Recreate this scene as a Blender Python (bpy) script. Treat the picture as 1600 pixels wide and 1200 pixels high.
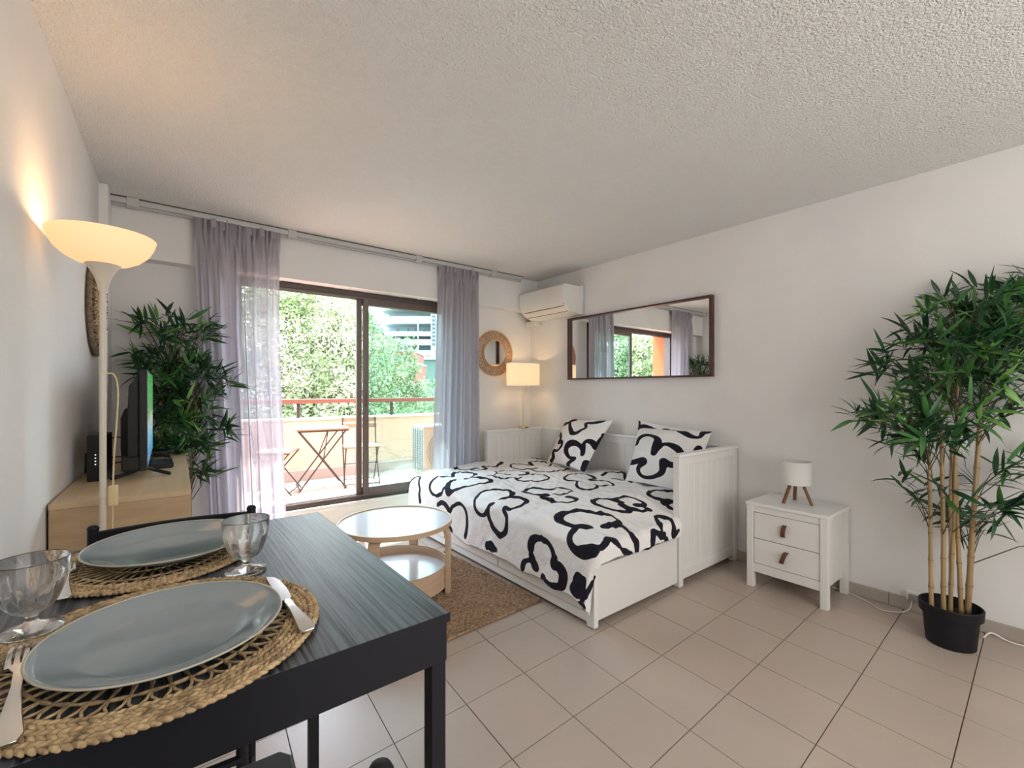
import bpy, math, random
import numpy as np
from mathutils import Vector, Matrix
PI = math.pi
random.seed(7)
scene = bpy.context.scene
for o in list(bpy.data.objects):
    bpy.data.objects.remove(o)
# ------------------------------------------------------------------ camera, world, sun, exposure
cam_data = bpy.data.cameras.new('camera')
cam_data.sensor_width = 36.0
cam_data.lens = 36.0 * 703.0 / 1600.0
cam_data.shift_y = 0.005
cam_data.clip_start = 0.05
cam_data.clip_end = 400
camera = bpy.data.objects.new('camera', cam_data)
scene.collection.objects.link(camera)
camera.location = (0, 0, 1.275)
camera.rotation_euler = (PI / 2, 0, -math.radians(38.3))
scene.camera = camera
scene.view_settings.view_transform = 'Standard'
scene.view_settings.look = 'None'
scene.view_settings.gamma = 1.0
scene.view_settings.use_curve_mapping = False
scene.view_settings.exposure = 0.86

world = bpy.data.worlds.new('World')
scene.world = world
world.use_nodes = True
wn = world.node_tree
wn.nodes.clear()
w_out = wn.nodes.new('ShaderNodeOutputWorld')
w_bg = wn.nodes.new('ShaderNodeBackground')
w_tc = wn.nodes.new('ShaderNodeTexCoord')
w_sep = wn.nodes.new('ShaderNodeSeparateXYZ')
w_ramp = wn.nodes.new('ShaderNodeValToRGB')
w_ramp.color_ramp.elements[0].color = (0.87, 0.93, 1.0, 1)
w_ramp.color_ramp.elements[1].color = (0.60, 0.76, 1.0, 1)
w_bg.inputs['Strength'].default_value = 7.6
wn.links.new(w_tc.outputs['Generated'], w_sep.inputs[0])
wn.links.new(w_sep.outputs['Z'], w_ramp.inputs[0])
wn.links.new(w_ramp.outputs[0], w_bg.inputs['Color'])
wn.links.new(w_bg.outputs[0], w_out.inputs[0])

sun_data = bpy.data.lights.new('sun', 'SUN')
sun_data.energy = 14.0
sun_data.angle = math.radians(0.6)
sun_data.color = (1.0, 0.93, 0.82)
sun = bpy.data.objects.new('sun', sun_data)
scene.collection.objects.link(sun)
_e, _a = math.radians(69), math.radians(75)          # elevation, compass direction the light comes from
sun.rotation_euler = Vector((math.cos(_e) * math.cos(_a), math.cos(_e) * math.sin(_a), math.sin(_e))).to_track_quat('Z', 'Y').to_euler()

def area_light(name, loc, target, sx, sy, power, color):
    d = bpy.data.lights.new(name, 'AREA')
    d.shape = 'RECTANGLE'; d.size = sx; d.size_y = sy
    d.energy = power; d.color = color
    o = bpy.data.objects.new(name, d)
    scene.collection.objects.link(o)
    o.location = loc
    o.rotation_euler = (Vector(loc) - Vector(target)).to_track_quat('Z', 'Y').to_euler()
    return o
# two unseen fill lamps added behind the camera to brighten the room
area_light('rear_fill', (1.6, -1.45, 1.45), (1.6, 3.0, 1.5), 2.6, 1.9, 27, (1.0, 0.97, 0.93))
area_light('ceiling_fill', (1.2, -0.7, 2.42), (1.2, -0.7, 0), 0.8, 0.8, 3, (1.0, 0.93, 0.84))

# ------------------------------------------------------------------ helpers
def _nodes(name):
    m = bpy.data.materials.new(name)
    m.use_nodes = True
    nt = m.node_tree
    nt.nodes.clear()
    out = nt.nodes.new('ShaderNodeOutputMaterial')
    return m, nt, out

def mat(name, color, rough=0.6, metal=0.0, color2=None, scale=(8, 8, 8), detail=3, bump=0.0, bump_scale=None,
        lo=0.35, hi=0.65, spec=0.5, coat=0.0, distort=0.0, emission=None, estr=0.0, bump_detail=4, bdist=0.01):
    m, nt, out = _nodes(name)
    N, L = nt.nodes, nt.links
    b = N.new('ShaderNodeBsdfPrincipled')
    b.inputs['Roughness'].default_value = rough
    b.inputs['Metallic'].default_value = metal
    b.inputs['Specular IOR Level'].default_value = spec
    b.inputs['Coat Weight'].default_value = coat
    b.inputs['Coat Roughness'].default_value = 0.08
    b.inputs['Base Color'].default_value = (*color, 1)
    if emission:
        b.inputs['Emission Color'].default_value = (*emission, 1)
        b.inputs['Emission Strength'].default_value = estr
    tc = N.new('ShaderNodeTexCoord')
    if color2:
        mp = N.new('ShaderNodeMapping'); mp.inputs['Scale'].default_value = scale
        nz = N.new('ShaderNodeTexNoise'); nz.inputs['Scale'].default_value = 1.0
        nz.inputs['Detail'].default_value = detail; nz.inputs['Distortion'].default_value = distort
        rp = N.new('ShaderNodeValToRGB')
        rp.color_ramp.elements[0].position = lo; rp.color_ramp.elements[0].color = (*color, 1)
        rp.color_ramp.elements[1].position = hi; rp.color_ramp.elements[1].color = (*color2, 1)
        L.new(tc.outputs['Object'], mp.inputs[0]); L.new(mp.outputs[0], nz.inputs['Vector'])
        L.new(nz.outputs['Fac'], rp.inputs[0]); L.new(rp.outputs[0], b.inputs['Base Color'])
    if bump:
        mp2 = N.new('ShaderNodeMapping'); mp2.inputs['Scale'].default_value = bump_scale or scale
        n2 = N.new('ShaderNodeTexNoise'); n2.inputs['Scale'].default_value = 1.0; n2.inputs['Detail'].default_value = bump_detail
        bp = N.new('ShaderNodeBump'); bp.inputs['Strength'].default_value = bump; bp.inputs['Distance'].default_value = bdist
        L.new(tc.outputs['Object'], mp2.inputs[0]); L.new(mp2.outputs[0], n2.inputs['Vector'])
        L.new(n2.outputs['Fac'], bp.inputs['Height']); L.new(bp.outputs[0], b.inputs['Normal'])
    L.new(b.outputs[0], out.inputs[0])
    return m

def mat_sheer(name, color, clear=0.3, trans=0.45):
    m, nt, out = _nodes(name)
    N, L = nt.nodes, nt.links
    d = N.new('ShaderNodeBsdfDiffuse'); t = N.new('ShaderNodeBsdfTranslucent'); c = N.new('ShaderNodeBsdfTransparent')
    d.inputs[0].default_value = (*color, 1); t.inputs[0].default_value = (*color, 1)
    m1 = N.new('ShaderNodeMixShader'); m1.inputs[0].default_value = trans
    m2 = N.new('ShaderNodeMixShader'); m2.inputs[0].default_value = clear
    tc = N.new('ShaderNodeTexCoord'); mp = N.new('ShaderNodeMapping'); mp.inputs['Scale'].default_value = (90, 90, 700)
    nz = N.new('ShaderNodeTexNoise'); nz.inputs['Scale'].default_value = 1; nz.inputs['Detail'].default_value = 2
    mr = N.new('ShaderNodeMapRange'); mr.inputs['To Min'].default_value = clear - 0.18; mr.inputs['To Max'].default_value = clear + 0.18
    L.new(tc.outputs['Object'], mp.inputs[0]); L.new(mp.outputs[0], nz.inputs['Vector']); L.new(nz.outputs['Fac'], mr.inputs['Value'])
    if clear > 0: L.new(mr.outputs[0], m2.inputs[0])
    L.new(d.outputs[0], m1.inputs[1]); L.new(t.outputs[0], m1.inputs[2])
    L.new(m1.outputs[0], m2.inputs[1]); L.new(c.outputs[0], m2.inputs[2])
    L.new(m2.outputs[0], out.inputs[0])
    return m

def mat_shade(name, color, emit, estr, trans=0.5):
    m, nt, out = _nodes(name)
    N, L = nt.nodes, nt.links
    d = N.new('ShaderNodeBsdfDiffuse'); t = N.new('ShaderNodeBsdfTranslucent'); e = N.new('ShaderNodeEmission')
    d.inputs[0].default_value = (*color, 1); t.inputs[0].default_value = (*color, 1)
    e.inputs[0].default_value = (*emit, 1); e.inputs[1].default_value = estr
    m1 = N.new('ShaderNodeMixShader'); m1.inputs[0].default_value = trans
    a = N.new('ShaderNodeAddShader')
    L.new(d.outputs[0], m1.inputs[1]); L.new(t.outputs[0], m1.inputs[2])
    L.new(m1.outputs[0], a.inputs[0]); L.new(e.outputs[0], a.inputs[1]); L.new(a.outputs[0], out.inputs[0])
    return m

def mat_pane(name, tint, refl=0.07):
    m, nt, out = _nodes(name)
    N, L = nt.nodes, nt.links
    c = N.new('ShaderNodeBsdfTransparent'); c.inputs[0].default_value = (*tint, 1)
    g = N.new('ShaderNodeBsdfGlossy'); g.inputs['Roughness'].default_value = 0.01
    x = N.new('ShaderNodeMixShader'); x.inputs[0].default_value = refl
    L.new(c.outputs[0], x.inputs[1]); L.new(g.outputs[0], x.inputs[2]); L.new(x.outputs[0], out.inputs[0])
    return m

def mat_glass(name):
    m, nt, out = _nodes(name)
    g = nt.nodes.new('ShaderNodeBsdfGlass'); g.inputs['IOR'].default_value = 1.45; g.inputs['Roughness'].default_value = 0.0
    c = nt.nodes.new('ShaderNodeBsdfTransparent'); x = nt.nodes.new('ShaderNodeMixShader'); x.inputs[0].default_value = 0.90
    nt.links.new(c.outputs[0], x.inputs[1]); nt.links.new(g.outputs[0], x.inputs[2]); nt.links.new(x.outputs[0], out.inputs[0])
    return m

def mat_print(name, cloth, ink):
    """white cotton with a printed ink outline: the mesh carries the distance to the nearest stroke"""
    m, nt, out = _nodes(name)
    N, L = nt.nodes, nt.links
    b = N.new('ShaderNodeBsdfPrincipled'); b.inputs['Roughness'].default_value = 0.85
    b.inputs['Specular IOR Level'].default_value = 0.15
    at = N.new('ShaderNodeAttribute'); at.attribute_name = 'ink'
    mr = N.new('ShaderNodeMapRange'); mr.inputs['From Min'].default_value = -0.0012; mr.inputs['From Max'].default_value = 0.0012
    mx = N.new('ShaderNodeMix'); mx.data_type = 'RGBA'
    mx.inputs[6].default_value = (*ink, 1); mx.inputs[7].default_value = (*cloth, 1)
    tc = N.new('ShaderNodeTexCoord'); nz = N.new('ShaderNodeTexNoise'); nz.inputs['Scale'].default_value = 9; nz.inputs['Detail'].default_value = 6
    bp = N.new('ShaderNodeBump'); bp.inputs['Strength'].default_value = 0.7; bp.inputs['Distance'].default_value = 0.03
    L.new(tc.outputs['Object'], nz.inputs['Vector']); L.new(nz.outputs['Fac'], bp.inputs['Height']); L.new(bp.outputs[0], b.inputs['Normal'])
    L.new(at.outputs['Fac'], mr.inputs['Value']); L.new(mr.outputs[0], mx.inputs[0]); L.new(mx.outputs[2], b.inputs['Base Color'])
    L.new(b.outputs[0], out.inputs[0])
    return m

class MB:
    """collects simple shapes into one mesh"""
    def __init__(s): s.v = []; s.f = []
    def add(s, vs, fs):
        n = len(s.v); s.v += [tuple(p) for p in vs]; s.f += [tuple(i + n for i in f) for f in fs]; return s
    def box(s, x0, x1, y0, y1, z0, z1):
        return s.add([(x0,y0,z0),(x1,y0,z0),(x1,y1,z0),(x0,y1,z0),(x0,y0,z1),(x1,y0,z1),(x1,y1,z1),(x0,y1,z1)],
                     [(0,3,2,1),(4,5,6,7),(0,1,5,4),(1,2,6,5),(2,3,7,6),(3,0,4,7)])
    def bar(s, p, q, w, h, up=(0,0,1)):
        p, q = Vector(p), Vector(q); d = (q - p).normalized(); u = Vector(up)
        a = d.cross(u)
        if a.length < 1e-4: a = d.cross(Vector((1,0,0)))
        a.normalize(); b = a.cross(d).normalized()
        vs = []
        for c in (p, q):
            for i, j in ((-1,-1),(1,-1),(1,1),(-1,1)): vs.append(c + a*i*w/2 + b*j*h/2)
        return s.add(vs, [(0,1,2,3),(7,6,5,4),(0,4,5,1),(1,5,6,2),(2,6,7,3),(3,7,4,0)])
    def tube(s, pts, r, seg=8, cap=True, closed=False):
        pts = [Vector(p) for p in pts]; n = len(pts)
        rs = r if isinstance(r, (list, tuple)) else [r] * n
        vs = []; fs = []
        prev = None
        for i, p in enumerate(pts):
            if closed: d = pts[(i+1) % n] - pts[i-1]
            else: d = pts[min(i+1, n-1)] - pts[max(i-1, 0)]
            d.normalize()
            if prev is None:
                a = d.cross(Vector((0,0,1)))
                if a.length < 1e-3: a = d.cross(Vector((1,0,0)))
            else: a = prev - d * prev.dot(d)
            a.normalize(); prev = a; b = d.cross(a)
            for k in range(seg):
                t = 2*PI*k/seg
                vs.append(p + (a*math.cos(t) + b*math.sin(t)) * rs[i])
        m = n if closed else n - 1
        for i in range(m):
            j = (i + 1) % n
            for k in range(seg):
                k2 = (k+1) % seg
                fs.append((i*seg+k, i*seg+k2, j*seg+k2, j*seg+k))
        if cap and not closed:
            fs.append(tuple(range(seg))[::-1]); fs.append(tuple((n-1)*seg + k for k in range(seg)))
        return s.add(vs, fs)
    def lathe(s, prof, c=(0,0,0), seg=32, close=False):
        vs = []; fs = []
        for r, z in prof:
            for k in range(seg):
                t = 2*PI*k/seg
                rr = r(t) if callable(r) else r
                vs.append((c[0]+rr*math.cos(t), c[1]+rr*math.sin(t), c[2]+z))
        n = len(prof)
        for i in range(n if close else n-1):
            j = (i+1) % n
            for k in range(seg):
                k2 = (k+1) % seg
                fs.append((i*seg+k, i*seg+k2, j*seg+k2, j*seg+k))
        return s.add(vs, fs)
    def disc(s, c, r, seg=32, axis='z', flip=False):
        vs = []
        for k in range(seg):
            t = 2*PI*k/seg; a, b = r*math.cos(t), r*math.sin(t)
            vs.append((c[0]+a, c[1]+b, c[2]) if axis == 'z' else (c[0], c[1]+a, c[2]+b) if axis == 'x' else (c[0]+a, c[1], c[2]+b))
        return s.add(vs, [tuple(range(seg)) if not flip else tuple(range(seg))[::-1]])
    def prism(s, poly, z0, z1):
        n = len(poly)
        return s.add([(x,y,z0) for x,y in poly] + [(x,y,z1) for x,y in poly],
                     [tuple(range(n))[::-1], tuple(range(n, 2*n))] + [(i, (i+1)%n, (i+1)%n+n, i+n) for i in range(n)])
    def xf(s, fn):
        s.v = [tuple(fn(Vector(p))) for p in s.v]; return s
    def mesh(s, name, smooth=False):
        me = bpy.data.meshes.new(name)
        me.from_pydata(s.v, [], s.f); me.update()
        if smooth: me.polygons.foreach_set('use_smooth', [True]*len(me.polygons))
        return me

def link(name, me, m, parent=None, bevel=0.0, bseg=2, autosmooth=False):
    if m is not None and not me.materials: me.materials.append(m)
    o = bpy.data.objects.new(name, me); scene.collection.objects.link(o)
    if parent is not None: o.parent = parent
    if bevel:
        b = o.modifiers.new('bevel', 'BEVEL'); b.width = bevel; b.segments = bseg; b.limit_method = 'ANGLE'; b.angle_limit = math.radians(40)
    return o
def obj(name, mb, m, parent=None, smooth=False, bevel=0.0, bseg=2, stuff=False):
    o = link(name, mb.mesh(name, smooth), m, parent, bevel, bseg)
    if smooth == 'auto':
        o.data.set_sharp_from_angle(angle=math.radians(35))
    if stuff: o['kind'] = 'stuff'
    return o
def tag(o, label, cat, group=None):
    o['label'] = label; o['category'] = cat
    if group: o['group'] = group
    return o
def thing(name, label, cat, loc=(0,0,0), rz=0.0, group=None):
    o = bpy.data.objects.new(name, None); scene.collection.objects.link(o)
    o.location = loc; o.rotation_euler = (0, 0, rz); o.empty_display_size = 0.05
    return tag(o, label, cat, group)
def struct(name, mb, m, parent=None, **k):
    o = obj(name, mb, m, parent, **k); o['kind'] = 'structure'; return o
def copy_thing(o, loc, rz, label, group=None):
    def rec(a, p):
        c = a.copy(); scene.collection.objects.link(c)
        if p is not None: c.parent = p
        for ch in kids.get(a.name, []): rec(ch, c)
        return c
    kids = {}
    for x in scene.collection.objects:
        if x.parent: kids.setdefault(x.parent.name, []).append(x)
    r = rec(o, None); r.location = loc; r.rotation_euler = (0,0,rz); r['label'] = label
    if group: r['group'] = group
    return r
def catmull(P, n=6, closed=False):
    P = [np.array(p, float) for p in P]; out = []
    m = len(P)
    for i in range(m if closed else m-1):
        p0 = P[i-1] if (i > 0 or closed) else P[0]; p1 = P[i]; p2 = P[(i+1) % m]
        p3 = P[(i+2) % m] if (i+2 < m or closed) else P[-1]
        for k in range(n):
            t = k/n
            out.append(0.5*((2*p1)+(-p0+p2)*t+(2*p0-5*p1+4*p2-p3)*t*t+(-p0+3*p1-3*p2+p3)*t**3))
    if not closed: out.append(P[-1])
    return out
def ink_distance(uv, strokes):
    """distance of each cloth point to the printed strokes, minus the half-width of the stroke"""
    best = np.full(len(uv), 9.0)
    for st in strokes:
        w = st[0]; P = [(st[i], st[i+1]) for i in range(1, len(st), 2)]
        Q = catmull(P, 5)
        n = len(Q)
        for i in range(n-1):
            a, b = Q[i], Q[i+1]; d = b-a; L2 = float(d@d) + 1e-9
            if (abs(a[0]) > 50): continue
            t = np.clip(((uv - a) @ d) / L2, 0, 1)
            dist = np.hypot(uv[:,0]-a[0]-t*d[0], uv[:,1]-a[1]-t*d[1])
            f = (i + 0.5)/max(n-1, 1)
            ww = w * (0.86 + 0.26*math.sin(9*f + w*300))
            best = np.minimum(best, dist - ww)
    return best
def cloth(name, X, uv, strokes, m, parent=None, unit=1.0):
    """X: grid (r, c, 3) of points"""
    r, c = X.shape[:2]
    idx = np.arange(r*c).reshape(r, c)
    F = np.stack([idx[:-1,:-1], idx[:-1,1:], idx[1:,1:], idx[1:,:-1]], -1).reshape(-1, 4)
    me = bpy.data.meshes.new(name)
    me.from_pydata(X.reshape(-1,3).tolist(), [], F.tolist()); me.update()
    me.polygons.foreach_set('use_smooth', [True]*len(me.polygons))
    a = me.attributes.new('ink', 'FLOAT', 'POINT')
    a.data.foreach_set('value', (ink_distance(uv.reshape(-1,2), strokes)*unit).astype(np.float32))
    return link(name, me, m, parent)
def noise1(n, seed, amp=1.0, oct=((2,1),(5,.5),(11,.3))):
    r = np.random.RandomState(seed); t = np.linspace(0, 1, n); y = np.zeros(n)
    for f, a in oct: y += a*np.sin(2*PI*(f*t*(1+.2*r.rand()) + r.rand()))
    return y*amp
def noise2(U, V, seed, fs=(2,4,8), amp=1.0):
    r = np.random.RandomState(seed); y = 0
    for f in fs:
        for _ in range(4):
            a = r.rand()*2*PI; y = y + np.sin((U*math.cos(a)+V*math.sin(a))*f*(1+r.rand()) + r.rand()*6.28)/f
    return y*amp
INK_DUVET=[[0.018,2.067,3.271,2.075,3.221,2.164,3.3,2.218,3.329,2.236,3.409,2.222,3.517,2.166,3.568,2.112,3.539,2.064,3.467,1.997,3.496,1.965,3.532,1.897,3.496,1.837,3.445,1.798,3.401,1.769,3.322,1.763,3.257,1.793,3.192,1.867,3.228,1.933,3.3,1.993,3.315],
[0.0216,1.907,3.264,1.804,3.105,1.826,3.054,1.873,3.04,1.948,2.996,2.057,2.939,2.105,2.939,2.13,3.011,2.143,3.148,2.131,3.25],
[0.018,1.691,3.836,1.749,3.843,1.795,3.778,1.843,3.749,1.872,3.713,1.774,3.575,1.704,3.568,1.65,3.546],
[0.0198,1.691,3.242,1.715,3.177,1.702,3.105,1.681,3.047,1.725,3.004,1.767,2.931,1.765,2.859,1.733,2.816,1.672,2.801,1.612,2.808,1.576,2.823],
[0.0252,1.54,3.025,1.532,3.011],
[0.018,2.248,3.785,2.273,3.749,2.255,3.727,2.265,3.676,2.307,3.604,2.359,3.575,2.388,3.561],
[0.018,2.323,3.561,2.335,3.474,2.45,3.517,2.481,3.546,2.471,3.59,2.581,3.575,2.712,3.64,2.777,3.684],
[0.0189,1.909,2.526,1.934,2.49,1.983,2.512,2.006,2.533,2.113,2.707,2.066,2.736,2.035,2.816,1.964,2.844,1.896,2.823,1.812,2.736,1.765,2.678,1.742,2.62,1.755,2.577,1.793,2.548,1.817,2.548,1.824,2.526],
[0.0198,1.812,2.541,1.769,2.541,1.739,2.533,1.685,2.49,1.661,2.425,1.657,2.381,1.701,2.338,1.743,2.331,1.791,2.338,1.814,2.389,1.832,2.396,1.84,2.345,1.894,2.331,1.955,2.338,1.997,2.367,2.001,2.425,1.958,2.483,1.922,2.504,1.903,2.533],
[0.0108,3.193,3.127,3.151,3.141,3.086,3.199,3.003,3.221,2.937,3.213],
[0.0162,3.003,3.221,3.141,3.336,3.224,3.517,3.149,3.553,3.079,3.582,3.013,3.517,2.951,3.394,2.947,3.474,2.908,3.546,2.833,3.59,2.773,3.532,2.703,3.401,2.702,3.271,2.778,3.242,2.83,3.213],
[0.0144,2.777,3.221,2.756,3.112,2.88,3.069,3.036,3.076,3.157,3.119],
[0.0144,2.233,3.17,2.24,3.098,2.232,2.996,2.304,2.989,2.371,3.004,2.401,2.953,2.431,2.953],
[0.0153,2.343,3.221,2.398,3.25,2.431,3.322,2.544,3.365,2.602,3.293,2.651,3.206,2.603,3.069,2.548,3.047,2.534,3.098,2.576,3.018,2.654,2.996,2.598,2.83,2.586,2.772,2.501,2.743,2.429,2.779,2.387,2.866,2.365,2.917,2.389,2.975],
[0.0126,2.385,3.235,2.431,3.206,2.465,3.148],
[0.018,2.12,2.562,2.243,2.656,2.309,2.642,2.298,2.519,2.298,2.468,2.322,2.432],
[0.0198,2.115,2.541,2.122,2.483,2.152,2.425,2.197,2.374],
[0.0135,2.371,2.468,2.389,2.41,2.427,2.374,2.415,2.338],
[0.0126,2.239,2.36,2.288,2.316,2.33,2.316,2.391,2.331],
[0.0189,2.159,2.396,2.148,2.367,2.166,2.309,2.111,2.157,2.116,2.099,2.158,2.078,2.195,2.085,2.233,2.15,2.278,2.251],
[0.018,3.15,3.763,3.173,3.756,3.225,3.713,3.272,3.633,3.33,3.575,3.33,3.539],
[0.045,3.26,3.633,3.272,3.64],
[0.0306,1.967,1.774,1.945,1.803,1.91,1.846,1.902,1.904,1.909,1.955,1.932,1.984,1.98,2.005,2.011,1.984,2.055,1.955,2.09,1.882,2.148,1.832],
[0.0234,2.09,1.882,2.142,1.824,2.19,1.803,2.201,1.774,2.198,1.738,2.128,1.709,2.067,1.716,2.037,1.723],
[0.0234,2.128,1.709,2.163,1.687,2.147,1.636,2.109,1.564,2.127,1.528,2.131,1.477],
[0.018,2.081,1.47,2.032,1.484,1.984,1.521,1.954,1.571],
[0.0306,1.954,1.571,1.935,1.6,1.886,1.579,1.83,1.571,1.775,1.622,1.757,1.694,1.793,1.579,1.775,1.622,1.757,1.694,1.768,1.738,1.795,1.767,1.847,1.796,1.915,1.824],
[0.0252,1.532,2.143,1.562,2.128,1.585,2.085,1.583,2.049,1.558,2.034,1.546,2.027],
[0.0216,1.602,2.056,1.639,2.078,1.682,2.085],
[0.0288,1.664,2.078,1.7,2.07,1.729,2.034,1.743,1.976,1.745,1.933,1.712,1.89,1.661,1.868,1.674,1.868,1.638,1.875,1.634,1.832,1.601,1.796,1.552,1.796,1.522,1.81,1.514,1.861,1.513,1.94,1.53,1.962,1.517,1.976],
[0.0405,1.618,1.673,1.571,1.687,1.542,1.701],
[0.0252,1.621,1.644,1.559,1.636,1.523,1.651],
[0.027,1.671,1.47,1.652,1.47,1.594,1.542,1.54,1.636],
[0.0198,1.48,1.658,1.484,1.629],
[0.0306,1.55,2.548,1.558,2.497,1.552,2.425],
[0.0162,2.918,2.36,2.948,2.418,2.954,2.49,2.875,2.512,2.838,2.541,2.959,2.599,2.996,2.671,3.003,2.765,2.925,2.787,2.792,2.765,2.688,2.693,2.661,2.635,2.698,2.57,2.729,2.548],
[0.0162,2.698,2.555,2.559,2.432,2.536,2.374,2.597,2.338,2.676,2.338,2.766,2.403,2.759,2.425,2.796,2.418,2.845,2.389,2.9,2.353],
[0.0198,3.068,2.606,3.129,2.627,3.196,2.635,3.215,2.562,3.294,2.57,3.33,2.584],
[0.027,3.312,2.577,3.245,2.49,3.051,2.302],
[0.0144,3.057,2.49,3.081,2.418,3.02,2.259],
[0.0198,2.414,1.882,2.397,1.911,2.402,1.991,2.377,2.041,2.255,1.991,2.22,1.947,2.237,1.89,2.265,1.846,2.319,1.817,2.386,1.803,2.393,1.824,2.388,1.853,2.377,1.868],
[0.0198,2.397,1.911,2.427,1.947,2.519,1.962,2.561,1.911,2.572,1.853,2.564,1.817,2.521,1.81,2.479,1.824],
[0.0189,2.503,1.817,2.526,1.774,2.538,1.759,2.476,1.759,2.441,1.788,2.417,1.81],
[0.0216,3.049,1.868,2.927,1.89,2.812,1.919,2.713,1.89,2.706,1.846,2.742,1.81,2.79,1.774,2.844,1.745],
[0.0234,2.778,1.781,2.722,1.774,2.734,1.752,2.713,1.701,2.691,1.586],
[0.027,2.504,1.499,2.506,1.557,2.53,1.615,2.539,1.673,2.496,1.68],
[0.0162,2.483,1.673,2.431,1.615,2.382,1.564,2.387,1.513,2.429,1.47],
[0.0252,2.393,1.506,2.344,1.528,2.307,1.557,2.288,1.528,2.286,1.47],
[0.0144,2.187,1.47,2.255,1.47,2.286,1.47],
[0.0162,2.523,1.499,2.554,1.513],
[0.027,3.074,1.962,3.202,2.005,3.11,1.911]]
INK_PILLOW_LEFT=[[0.042,0.006,0.844,0.102,0.874,0.168,0.934,0.246,0.982],
[0.04,0.162,0.898,0.353,0.725,0.479,0.635,0.563,0.635,0.611,0.719,0.653,0.784,0.575,0.898,0.677,0.916,0.79,0.952,0.856,1],
[0.042,0,0.659,0.24,0.515,0.216,0.425,0.323,0.437,0.335,0.353,0.24,0.257,0.084,0.246,0.138,0.162,0.18,0.102,0.12,0.03],
[0.05,0.599,0,0.623,0.072,0.713,0.18,0.599,0.174,0.509,0.24,0.467,0.335,0.515,0.425,0.617,0.455,0.725,0.425,0.79,0.365,0.838,0.293],
[0.045,0.838,0.293,0.808,0.395,0.796,0.491,0.856,0.539,0.94,0.515,1,0.443],
[0.07,0.964,0.132,0.976,0.078,0.976,0.024],
[0.03,1,0.725,1,0.599,1,0.479]]
INK_PILLOW_RIGHT=[[0.045,0.066,0.659,0.072,0.731,0.144,0.802,0.24,0.808,0.371,0.76,0.437,0.707,0.443,0.611,0.425,0.539,0.407,0.479],
[0.045,0.419,0.491,0.467,0.599,0.509,0.653,0.587,0.671,0.701,0.617,0.796,0.521],
[0.045,0.012,0.305,0.132,0.311,0.275,0.347,0.299,0.317,0.228,0.234,0.228,0.162,0.275,0.102,0.347,0.09,0.443,0.12,0.527,0.168,0.575,0.234,0.569,0.335,0.569,0.383,0.653,0.353,0.754,0.365,0.844,0.389],
[0.04,0.593,0.994,0.683,0.946,0.796,0.88,0.898,0.88,0.916,0.97,0.958,1],
[0.05,0.94,0.701,0.94,0.611]]
INK_PILLOW_BACK=[[.05,.02,.86,.08,.9,.2,.88,.32,.87],[.04,.02,.86,.0,.95],[.04,.45,.9,.6,.9],[.045,.75,.8,.85,.9,1,.85]]
# ------------------------------------------------------------------ materials
M = {}
M['wall'] = mat('wall_paint', (0.81, 0.80, 0.79), 0.9, color2=(0.77, 0.76, 0.75), scale=(2,2,2), bump=0.25, bump_scale=(70,70,70), bdist=0.004)
M['ceiling'] = mat('popcorn_ceiling', (0.88, 0.87, 0.85), 0.95, bump=1.0, bump_scale=(125,125,125), bump_detail=2, bdist=0.017)
M['tile'] = mat('floor_tile', (0.49, 0.40, 0.335), 0.33, color2=(0.43, 0.355, 0.30), scale=(2.2,2.2,2.2), detail=8, lo=.3, hi=.7, bump=0.05, bump_scale=(60,60,60))
M['grout'] = mat('grout', (0.12, 0.085, 0.06), 0.9)
M['skirt'] = mat('skirting_tile', (0.46, 0.41, 0.35), 0.45, color2=(0.42, 0.37, 0.32), scale=(5,5,5))
M['white_paint'] = mat('white_lacquer', (0.78, 0.77, 0.75), 0.42, bump=0.05, bump_scale=(3,3,60))
M['white_edge'] = mat('white_edge', (0.82, 0.82, 0.81), 0.4)
M['mattress'] = mat('mattress_sheet', (0.62, 0.56, 0.52), 0.9)
M['bronze'] = mat('bronze_aluminium', (0.085, 0.065, 0.058), 0.38, metal=0.4)
M['bronze_light'] = mat('bronze_aluminium_pale', (0.16, 0.125, 0.115), 0.35, metal=0.4)  # paler brown than the outer frame, one even colour
M['rail_grey'] = mat('curtain_rail_grey', (0.52, 0.53, 0.53), 0.45)
M['plastic_white'] = mat('white_plastic', (0.80, 0.79, 0.75), 0.35)
M['plastic_dark'] = mat('vent_dark', (0.10, 0.09, 0.08), 0.7)  # plain dark colour for slots, flap gaps, rail mount and sensor dot
M['dark_wood'] = mat('reddish_brown_wood', (0.055, 0.022, 0.018), 0.4, color2=(0.09, 0.038, 0.03), scale=(30,3,30))
M['mirror'] = mat('mirror_glass', (0.92, 0.93, 0.92), 0.0, metal=1.0)
M['oak'] = mat('oak_veneer', (0.52, 0.37, 0.22), 0.45, color2=(0.40, 0.27, 0.155), scale=(5,1.2,26), detail=5, lo=.3, hi=.75, distort=.4)
M['oak_top'] = mat('oak_veneer_top', (0.60, 0.45, 0.28), 0.4, color2=(0.52, 0.37, 0.22), scale=(30,2.2,30), detail=5, lo=.3, hi=.75, distort=.4)
M['black'] = mat('black_lacquer', (0.007, 0.008, 0.013), 0.5, spec=0.3)
M['black_plastic'] = mat('black_plastic', (0.009, 0.009, 0.010), 0.42, spec=0.35)
M['seat_dark'] = mat('dark_brown_seat', (0.055, 0.043, 0.04), 0.5)
M['cable'] = mat('black_cable', (0.02,0.02,0.02), 0.5)
M['white_cable'] = mat('white_cable', (0.8,0.79,0.76), 0.5)
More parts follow.
